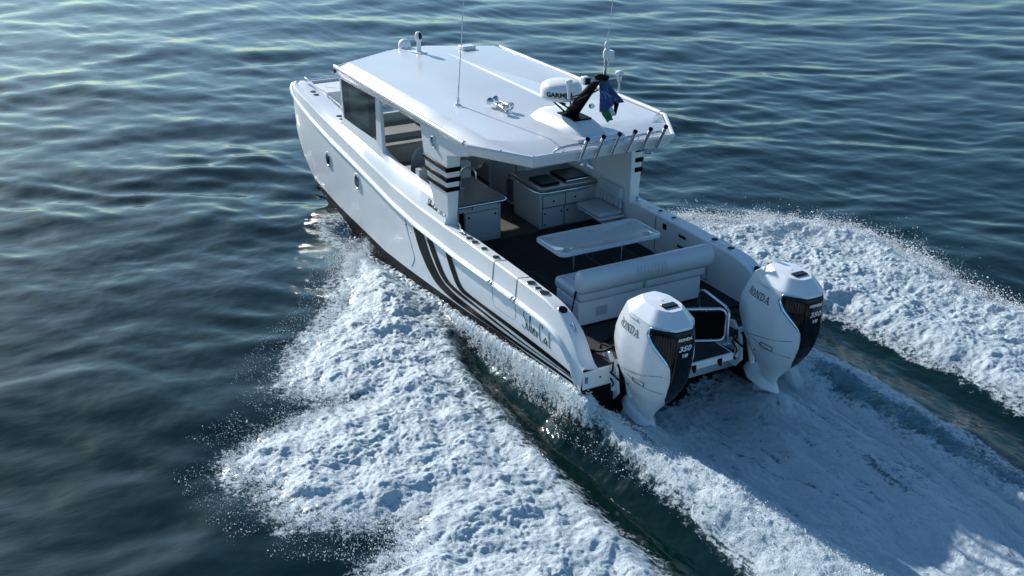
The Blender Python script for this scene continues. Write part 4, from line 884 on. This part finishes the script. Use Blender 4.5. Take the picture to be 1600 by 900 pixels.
def water(x, y):
    """height, foam, aeration at the points (x, y)"""
    near = (x > -7) & (x < 8.5) & (y > -7.5) & (y < 6.8)
    h = np.zeros(x.shape); foam = np.zeros(x.shape); aer = np.zeros(x.shape); den_light = np.ones(x.shape)
    xn, yn = x[near], y[near]
    w1 = fbm(xn*1.6, yn*1.6, 4, 3); w2 = fbm(xn*1.6 + 40, yn*1.6, 4, 5); f1 = fbm(xn*5, yn*5, 3, 15); f2 = fbm(xn*5+9, yn*5, 3, 16)
    wx, wy = xn + .22*w1 + .10*f1, yn + .22*w2 + .10*f2
    sx, sy = xn + .30*w1 + .12*f1, yn + .10*w2 + .04*f2
    dP = sdf_near(PORT, wx, wy); dW = sdf_near(WASH, sx, sy); dS = sdf_near(STB, wx, wy)
    dP2 = sdf_near(PORT, xn, yn); lip = polyd(LIP, xn, yn); rd = polyd(RIDGE, xn + .1*w1, yn + .1*w2); rd2 = polyd(RIDGE2, xn, yn)
    innerP = sst(1.2, 2.6, yn)                                    # soft only on the outer side of the port foam
    foamP = sst(-.16 - .22*innerP, .45 + .35*innerP, dP); foamW = sst(-.10, .26, dW); foamS = sst(-.22, .55, dS)
    # wake relief
    b0 = .13*sst(-.1, .6, dP) + .10*np.exp(-((yn-2.0)/.35)**2)*sst(3.4, 4.2, xn)*sst(6.6, 5.6, xn) + .10*np.exp(-(lip/.16)**2)*sst(3.8, 2.6, xn)
    b0 += (.10*sst(-.25, .7, dS)*sst(-5, 1, xn) + .09*np.exp(-((dS-.45)/.3)**2))*sst(5.2, 3.6, xn) + .03*sst(-.1, .3, dW)
    b0 += (.20 + .16*sst(-2.2, .3, xn))*np.exp(-(rd/(.20 + .1*sst(.3, -2, xn)))**2)*sst(.55, .05, xn) + .09*np.exp(-(rd2/.3)**2)
    hol = np.exp(-((yn-1.72)/.27)**2)*sst(3.2, 1.8, xn)*sst(-6, -1, xn)
    b0 -= .14*hol + .11*np.exp(-((yn+2.95)/.45)**2)*sst(2.0, .4, xn)
    b0 -= .16*np.exp(-(yn/.9)**2)*sst(.8, .2, xn)*sst(-1.5, -.3, xn)
    b0 += .09*np.exp(-((np.abs(yn)-.86)/.3)**2)*sst(-.9, -1.9, xn)*sst(-5, -2.2, xn)
    b0 += .15*np.exp(-((xn+.55)/.35)**2 - ((np.abs(yn)-.86)/.22)**2)
    tot = np.clip(np.maximum(np.maximum(foamP, foamW), foamS), 0, 1)
    # foam turbulence, domain warped, stretched along the boat in the wash
    k = sst(1.7, 1.2, np.abs(yn))*sst(.6, -.4, xn); ax = 1 - .62*k
    q1 = xn*ax + .12*w1 + .05*f1; q2 = yn + .12*w2 + .05*f2
    big = fbm(q1*1.5, q2*1.5, 3, 21); mid = fbm(q1*3.2, q2*4.2, 4, 25, .6, 2); fin = fbm(q1*12, q2*14.5, 2, 31, .75, 2); cell = fbm(q1*17 + .4*f1, q2*20 + .4*f2, 2, 41, .8)
    soft = 1 - .15*k
    turb = (.12*big + .036*mid + .012*fin + .013*cell)*soft*(1 - .5*foamS) + .010*foamS*fbm(q1*20, q2*20, 2, 61, .6) + .05*k*fbm(xn*1.5, yn*4, 4, 47, .6) + .05*foamS*np.maximum(mid, 0) 
    smoothbow = sst(4.3, 5.4, xn)*(yn > 0)
    turb *= 1 - .55*smoothbow
    hn = b0 + tot*turb
    # the water line along the hull: pressed down at the bow, climbing the side in a thin sheet towards the stern
    kk = 0; wl = np.interp(xn, [-.2, .16, 1.05, 1.95, 2.8, 3.8, 4.6, 5.3, 6, 7.2, 8], [.44, .46, .36, .28, .20, .06, -.02, -.09, -.12, -.20, -.05])
    wid = np.interp(xn, [0, 2, 3.5, 5, 7], [.050, .045, .055, .22, .3])*(1 + .5*w1); kk = np.exp(-(np.maximum(0, np.abs(yn) - 1.45)/wid)**2)*sst(8, 7, xn)*sst(-.45, -.02, xn)*np.where((xn < .45) & (np.abs(yn) < 1.33), 0, 1)
    hn = hn*(1-kk) + (wl + .035*fin + .02*mid)*kk
    lace = fbm(q1*3.1, q2*3.1, 5, 51, .62, 1); grain = fbm(q1*20, q2*20, 2, 61, .6); streak = fbm(xn*.9 + .2*w1, yn*6 + .4*w2, 4, 65, .6)
    # coverage: solid in the middle, breaking into lace and grains at the edges
    old = (yn > 1.6)*sst(2.0, -1.5, xn)
    gate = sst(.0, .35, tot)
    cov = tot*1.72 - .80 + gate*((.95*lace)*(1.25 - .75*tot + .45*old) + .45*grain*(1.1 - .6*tot) + .45*streak*k + .30*k*mid)
    cov += gate*(-.20*sst(-.02, -.35, fin) - .34*sst(.05, -.30, mid) + .30*big)*(1 - .5*k)
    thin = .30*sst(.0, .55, big)*(foamP > 0)*(yn > 1.9)*sst(2.2, -1.0, xn)                     # greyer, thinner foam in the older port wake
    cov -= thin + .62*np.exp(-((lip-.12)/.42)**2)*(yn > 1.5)*sst(-.5, 1.2, xn)*(.75 + .9*streak)*(foamP > 0)
    cov = np.maximum(cov, (kk*1.7 + .5*w1 + .3*lace - .66 - .25*sst(.6, 2.0, xn))*sst(3.7, 2.6, xn)*(yn > 0))
    teal = 1.7*np.exp(-((yn+1.86+.06*w1-.02*xn)/.20)**2)*sst(.3, -.5, xn)*sst(-4.6, -2.6, xn) + .5*np.exp(-(((xn+2.6)/1.0)**2 + ((yn+1.1)/.25)**2))
    st2 = fbm(xn*1.1 + .3*w1, yn*5.5 + .6*w2, 5, 77, .62)
    cov -= 1.3*teal*(.7 + .8*lace) + k*sst(1.5, 1.1, np.abs(yn))*(.52 - 1.9*st2 - .7*lace - .5*mid)*sst(-3.9, -1.4, xn) + .5*k*np.maximum(0, -st2)
    foam[near] = np.clip(.5 + .50*cov, 0, .80 + .17*k + .04*foamS + .10*np.exp(-((yn-2.9)/.8)**2 - ((xn-2.6)/1.5)**2))*sst(.0, .10, tot + kk); aer[near] = np.clip(sst(0, .9, tot)*(.75 + .5*mid + .5*big + .5*lace) + (.55 + .5*w1)*np.exp(-(((xn-6.3)/.6)**2 + ((yn-2.0)/.55)**2)), 0, 1)
    h[near] = hn
    dn = 1.0 + .35*fin + .40*mid + .35*big + .30*grain + k*(1.5*st2 + 1.1*lace + .3*w2 - .05) + .35*np.exp(-(rd/.35)**2) + foamS*(-.05 + .6*big + .5*lace)  # foam density, plus sunlit crests painted lighter and troughs painted darker
    den_light[near] = np.clip(dn, 0, 1)
    damp = np.ones(x.shape); damp[near] = 1 - .62*np.clip(tot + hol + np.exp(-((yn+2.95)/.5)**2)*sst(2, .5, xn), 0, 1)
    h += waves(x, y, damp)
    # small chop in the dark troughs
    h[near] += (1 - tot)*.012*fbm(xn*2.5, yn*6, 3, 95)*np.clip(hol + np.exp(-((yn+2.95)/.5)**2)*sst(2, .5, xn), 0, 1)
    return h, foam, aer, den_light
def axis(lo, hi, a, b_, fine, gr):
    mid = list(np.arange(a, b_, fine)); d = fine; x = b_; R_ = []
    while x < hi: R_.append(x); d = min(d*gr, max(.06, .02*abs(x - b_))) if x - b_ < 60 else d*1.25; x += d
    R_.append(hi); d = fine; x = a; L_ = []
    while x > lo: x -= d; L_.append(max(x, lo)); d = min(d*gr, max(.06, .02*abs(x - a))) if a - x < 60 else d*1.25
    return np.array(L_[::-1] + mid + R_)
FINE = .014
gx = axis(-5000, 6000, -4.25, 7.1, FINE, 1.03); gy = axis(-6000, 5000, -6.1, 5.3, FINE, 1.03)
print('sea grid', len(gx), len(gy))
GX, GY = np.meshgrid(gx, gy, indexing='ij'); fx_, fy_ = GX.ravel(), GY.ravel()
far = (np.abs(fx_) > 120) | (np.abs(fy_) > 120)
H = np.zeros(fx_.shape); FO = np.zeros(fx_.shape); AE = np.zeros(fx_.shape); DE = np.ones(fx_.shape)
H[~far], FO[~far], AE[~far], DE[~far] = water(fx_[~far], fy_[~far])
def grid_mesh(name, X, Y, Z, ni, nj, attrs, mat, loc=(0, 0, 0)):
    me = bpy.data.meshes.new(name); n = ni*nj; me.vertices.add(n)
    co = np.empty((n, 3), np.float32); co[:, 0] = X; co[:, 1] = Y; co[:, 2] = Z; me.vertices.foreach_set('co', co.ravel())
    i = np.arange(ni-1)[:, None]*nj + np.arange(nj-1)[None, :]; i = i.ravel()
    q = np.stack([i, i+nj, i+nj+1, i+1], 1).astype(np.int32); m = len(q)
    me.loops.add(m*4); me.loops.foreach_set('vertex_index', q.ravel()); me.polygons.add(m)
    me.polygons.foreach_set('loop_start', np.arange(m, dtype=np.int32)*4); me.polygons.foreach_set('use_smooth', np.ones(m, bool))
    me.update(calc_edges=True)
    for k, a in attrs.items():
        t = me.attributes.new(k, 'FLOAT', 'POINT'); t.data.foreach_set('value', a.astype(np.float32))
    me.materials.append(mat); o = bpy.data.objects.new(name, me); COL.objects.link(o); o.location = loc; return o
# sea material: dark clear water, white aerated foam where the mesh says so
SEA = bpy.data.materials.new('sea_water'); SEA.use_nodes = True
t = SEA.node_tree; t.nodes.clear(); N_ = t.nodes.new; LK = t.links.new
out = N_('ShaderNodeOutputMaterial'); pw = N_('ShaderNodeBsdfPrincipled'); pf = N_('ShaderNodeBsdfPrincipled'); mx = N_('ShaderNodeMixShader')
tc = N_('ShaderNodeTexCoord'); af = N_('ShaderNodeAttribute'); af.attribute_name = 'foam'; aa = N_('ShaderNodeAttribute'); aa.attribute_name = 'aeration'
pw.inputs['IOR'].default_value = 1.30; pw.inputs['Roughness'].default_value = .11
cr = N_('ShaderNodeMix'); cr.data_type = 'RGBA'; cr.inputs[6].default_value = (.0014, .013, .013, 1); cr.inputs[7].default_value = (.11, .21, .25, 1)
rw = N_('ShaderNodeMapRange'); rw.inputs[3].default_value = .07; rw.inputs[4].default_value = .42; LK(aa.outputs['Fac'], rw.inputs[0]); LK(rw.outputs[0], pw.inputs['Roughness']); LK(aa.outputs['Fac'], cr.inputs[0]); LK(cr.outputs[2], pw.inputs['Base Color'])
mp = N_('ShaderNodeMapping'); mp.inputs['Rotation'].default_value = (0, 0, math.radians(28)); mp.inputs['Scale'].default_value = (1.0, .42, 1)
LK(tc.outputs['Object'], mp.inputs['Vector'])
n1 = N_('ShaderNodeTexNoise'); n1.inputs['Scale'].default_value = 3.0; n1.inputs['Detail'].default_value = 4; n1.inputs['Roughness'].default_value = .55; LK(mp.outputs[0], n1.inputs['Vector'])
bp = N_('ShaderNodeBump'); bp.inputs['Strength'].default_value = .26; bp.inputs['Distance'].default_value = .035; LK(n1.outputs['Fac'], bp.inputs['Height']); LK(bp.outputs[0], pw.inputs['Normal'])
n4 = N_('ShaderNodeAttribute'); n4.attribute_name = 'density_and_light'; cf = N_('ShaderNodeMix'); cf.data_type = 'RGBA'; cf.inputs[6].default_value = (.46, .55, .60, 1); cf.inputs[7].default_value = (.93, .94, .94, 1)  # grey-blue for thin foam and painted trough shade, white for dense foam and crests
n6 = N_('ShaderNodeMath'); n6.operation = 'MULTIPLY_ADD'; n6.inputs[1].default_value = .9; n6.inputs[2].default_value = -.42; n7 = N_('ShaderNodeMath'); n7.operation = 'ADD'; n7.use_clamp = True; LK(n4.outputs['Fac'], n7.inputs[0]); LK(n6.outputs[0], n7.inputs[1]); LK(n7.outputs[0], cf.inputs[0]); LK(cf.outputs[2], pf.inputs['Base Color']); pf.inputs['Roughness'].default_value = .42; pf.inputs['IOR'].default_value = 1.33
pf.inputs['Subsurface Weight'].default_value = .35; pf.inputs['Subsurface Radius'].default_value = (.6, .9, 1.0); pf.inputs['Subsurface Scale'].default_value = .03
n2 = N_('ShaderNodeTexNoise'); n2.inputs['Scale'].default_value = 55; n2.inputs['Detail'].default_value = 3; n2.inputs['Roughness'].default_value = .7; LK(tc.outputs['Object'], n2.inputs['Vector'])
b2 = N_('ShaderNodeBump'); b2.inputs['Strength'].default_value = .9; b2.inputs['Distance'].default_value = .02; LK(n2.outputs['Fac'], b2.inputs['Height']); LK(b2.outputs[0], pf.inputs['Normal'])
LK(n2.outputs['Fac'], n6.inputs[0])
# fine break-up of the foam edge
n9 = N_('ShaderNodeTexNoise'); n9.inputs['Scale'].default_value = 17; n9.inputs['Detail'].default_value = 7; n9.inputs['Roughness'].default_value = .68; n9.inputs['Distortion'].default_value = .6; LK(tc.outputs['Object'], n9.inputs['Vector'])
ma = N_('ShaderNodeMath'); ma.operation = 'MULTIPLY_ADD'; ma.inputs[1].default_value = 2.4; ma.inputs[2].default_value = -1.2; LK(n9.outputs['Fac'], ma.inputs[0])
ad = N_('ShaderNodeMath'); ad.operation = 'ADD'; LK(ma.outputs[0], ad.inputs[0]); LK(af.outputs['Fac'], ad.inputs[1])
mr = N_('ShaderNodeMapRange'); mr.interpolation_type = 'SMOOTHSTEP'; mr.inputs[1].default_value = .18; mr.inputs[2].default_value = .72
g9 = N_('ShaderNodeMath'); g9.operation = 'GREATER_THAN'; g9.inputs[1].default_value = .02; LK(af.outputs['Fac'], g9.inputs[0]); g8 = N_('ShaderNodeMath'); g8.operation = 'MULTIPLY'; LK(g9.outputs[0], g8.inputs[0]); LK(ad.outputs[0], g8.inputs[1]); LK(g8.outputs[0], mr.inputs[0])
LK(mr.outputs[0], mx.inputs[0]); LK(pw.outputs[0], mx.inputs[1]); LK(pf.outputs[0], mx.inputs[2]); LK(mx.outputs[0], out.inputs[0])
sea = grid_mesh('sea', fx_, fy_, H, len(gx), len(gy), {'foam': FO, 'aeration': AE, 'density_and_light': DE}, SEA); tag(sea, None, None, kind='structure')
# ---- spray: droplets thrown up along the edges of the wake
SPM = principled('spray_droplets', (.85, .88, .9), .25)
def spray(name, pts, rad, label):
    n = len(pts); base = np.array([(1,0,0),(-1,0,0),(0,1,0),(0,-1,0),(0,0,1),(0,0,-1)], np.float32); fc = np.array([(0,2,4),(2,1,4),(1,3,4),(3,0,4),(2,0,5),(1,2,5),(3,1,5),(0,3,5)], np.int32)
    st = np.ones((n, 1, 3), np.float32); st[:, 0, 0] = rng.uniform(.7, 2.0, n); st[:, 0, 2] = rng.uniform(.6, 1.5, n)
    co = pts[:, None, :] + base[None]*rad[:, None, None]*st; me = bpy.data.meshes.new(name); me.vertices.add(n*6); me.vertices.foreach_set('co', co.astype(np.float32).ravel())
    q = (fc[None] + (np.arange(n)*6)[:, None, None]).reshape(-1, 3); me.loops.add(len(q)*3); me.loops.foreach_set('vertex_index', q.ravel().astype(np.int32)); me.polygons.add(len(q))
    me.polygons.foreach_set('loop_start', np.arange(len(q), dtype=np.int32)*3); me.polygons.foreach_set('use_smooth', np.ones(len(q), bool)); me.update(calc_edges=True); me.materials.append(SPM)
    o = bpy.data.objects.new(name, me); COL.objects.link(o); tag(o, label, 'spray', kind='stuff'); return o
def along(pl, n, w=None):
    P = np.array(pl, float); L_ = np.hypot(*np.diff(P, axis=0).T); c = np.r_[0, np.cumsum(L_)]; u = rng.uniform(0, 1, n)
    if w is not None: u = u**w
    t_ = u*c[-1]; i = np.clip(np.searchsorted(c, t_) - 1, 0, len(L_)-1); f = (t_ - c[i])/L_[i]; p = P[i] + (P[i+1]-P[i])*f[:, None]
    e = (P[i+1]-P[i])/L_[i][:, None]; return p, np.c_[-e[:, 1], e[:, 0]], u
def clumpy(n, pl, sgn, outw, inw, zmax, clump=9, w=None, z0=.01, base=0.0, r0=.0042):
    p, nr, u = along(pl, n, w); s = perlin(u*clump*4, u*0+3.3, 7)*.5 + perlin(u*clump*13, u*0+8.3, 8)*.5 + .5; s = np.clip(s, .05, 1.2)
    off = np.where(rng.uniform(size=n) < .55, rng.exponential(outw, n)*s, -rng.uniform(0, inw, n)); z = base + z0 + rng.exponential(zmax, n)*s*np.exp(-np.maximum(off, 0)/outw*.35)
    xy = p + nr*off[:, None]*sgn + rng.normal(0, .03, (n, 2)); hh, _, _, _ = water(xy[:, 0], xy[:, 1])
    return np.c_[xy, np.maximum(hh, 0) + z*.9], np.clip(rng.lognormal(math.log(r0), .5, n), .0018, .014)
SO = STB[:14]; PO = PORT[1:23]
parts = [clumpy(26000, SO, 1, .16, 1.1, .085, 7, None, r0=.0032), clumpy(3500, SO, 1, .24, .5, .10, 5, r0=.006), clumpy(5000, [(4.9,-3.4), (4.8,-3.8), (4.4,-4.15), (4.2,-4.8)], 1, .12, .5, .10, 5)]
spray('starboard_spray', np.concatenate([a for a, _ in parts]), np.concatenate([r_ for _, r_ in parts]), 'white droplets thrown up above the foam beyond the starboard side')
parts = [clumpy(14000, PO, 1, .09, .6, .022, 8, r0=.003), clumpy(2600, PO[8:], 1, .30, .1, .02, 8, r0=.0032), clumpy(9000, [(6.6,1.42), (6.2,1.6), (5.8,1.95), (5.1,2.25)], 1, .09, .35, .05, 5, r0=.0028), clumpy(900, [(-.67,3.95), (-1.03,4.15), (-1.96,4.96)], 1, .25, .2, .02, 5), clumpy(6000, RIDGE[1:], 1, .07, .35, .03, 9, r0=.003), clumpy(3000, [(3.2,1.5),(0,1.5)], 1, .05, .05, .03, 9, r0=.003)]
spray('port_spray', np.concatenate([a for a, _ in parts]), np.concatenate([r_ for _, r_ in parts]), 'fine droplets scattered over and around the near white wake')
# ================================================================ real size and clean-up
for o in list(bpy.data.objects):
    if '_org' in o: del o['_org']
for o in bpy.data.objects:
    if o.name in ('whip_antenna', 'horn', 'thermal_camera'): o.location.z += .03
for o in bpy.data.objects:
    if o.parent is None and o.type in ('MESH', 'EMPTY'):
        o.scale = (S, S, S); o.location = Vector(o.location) * S
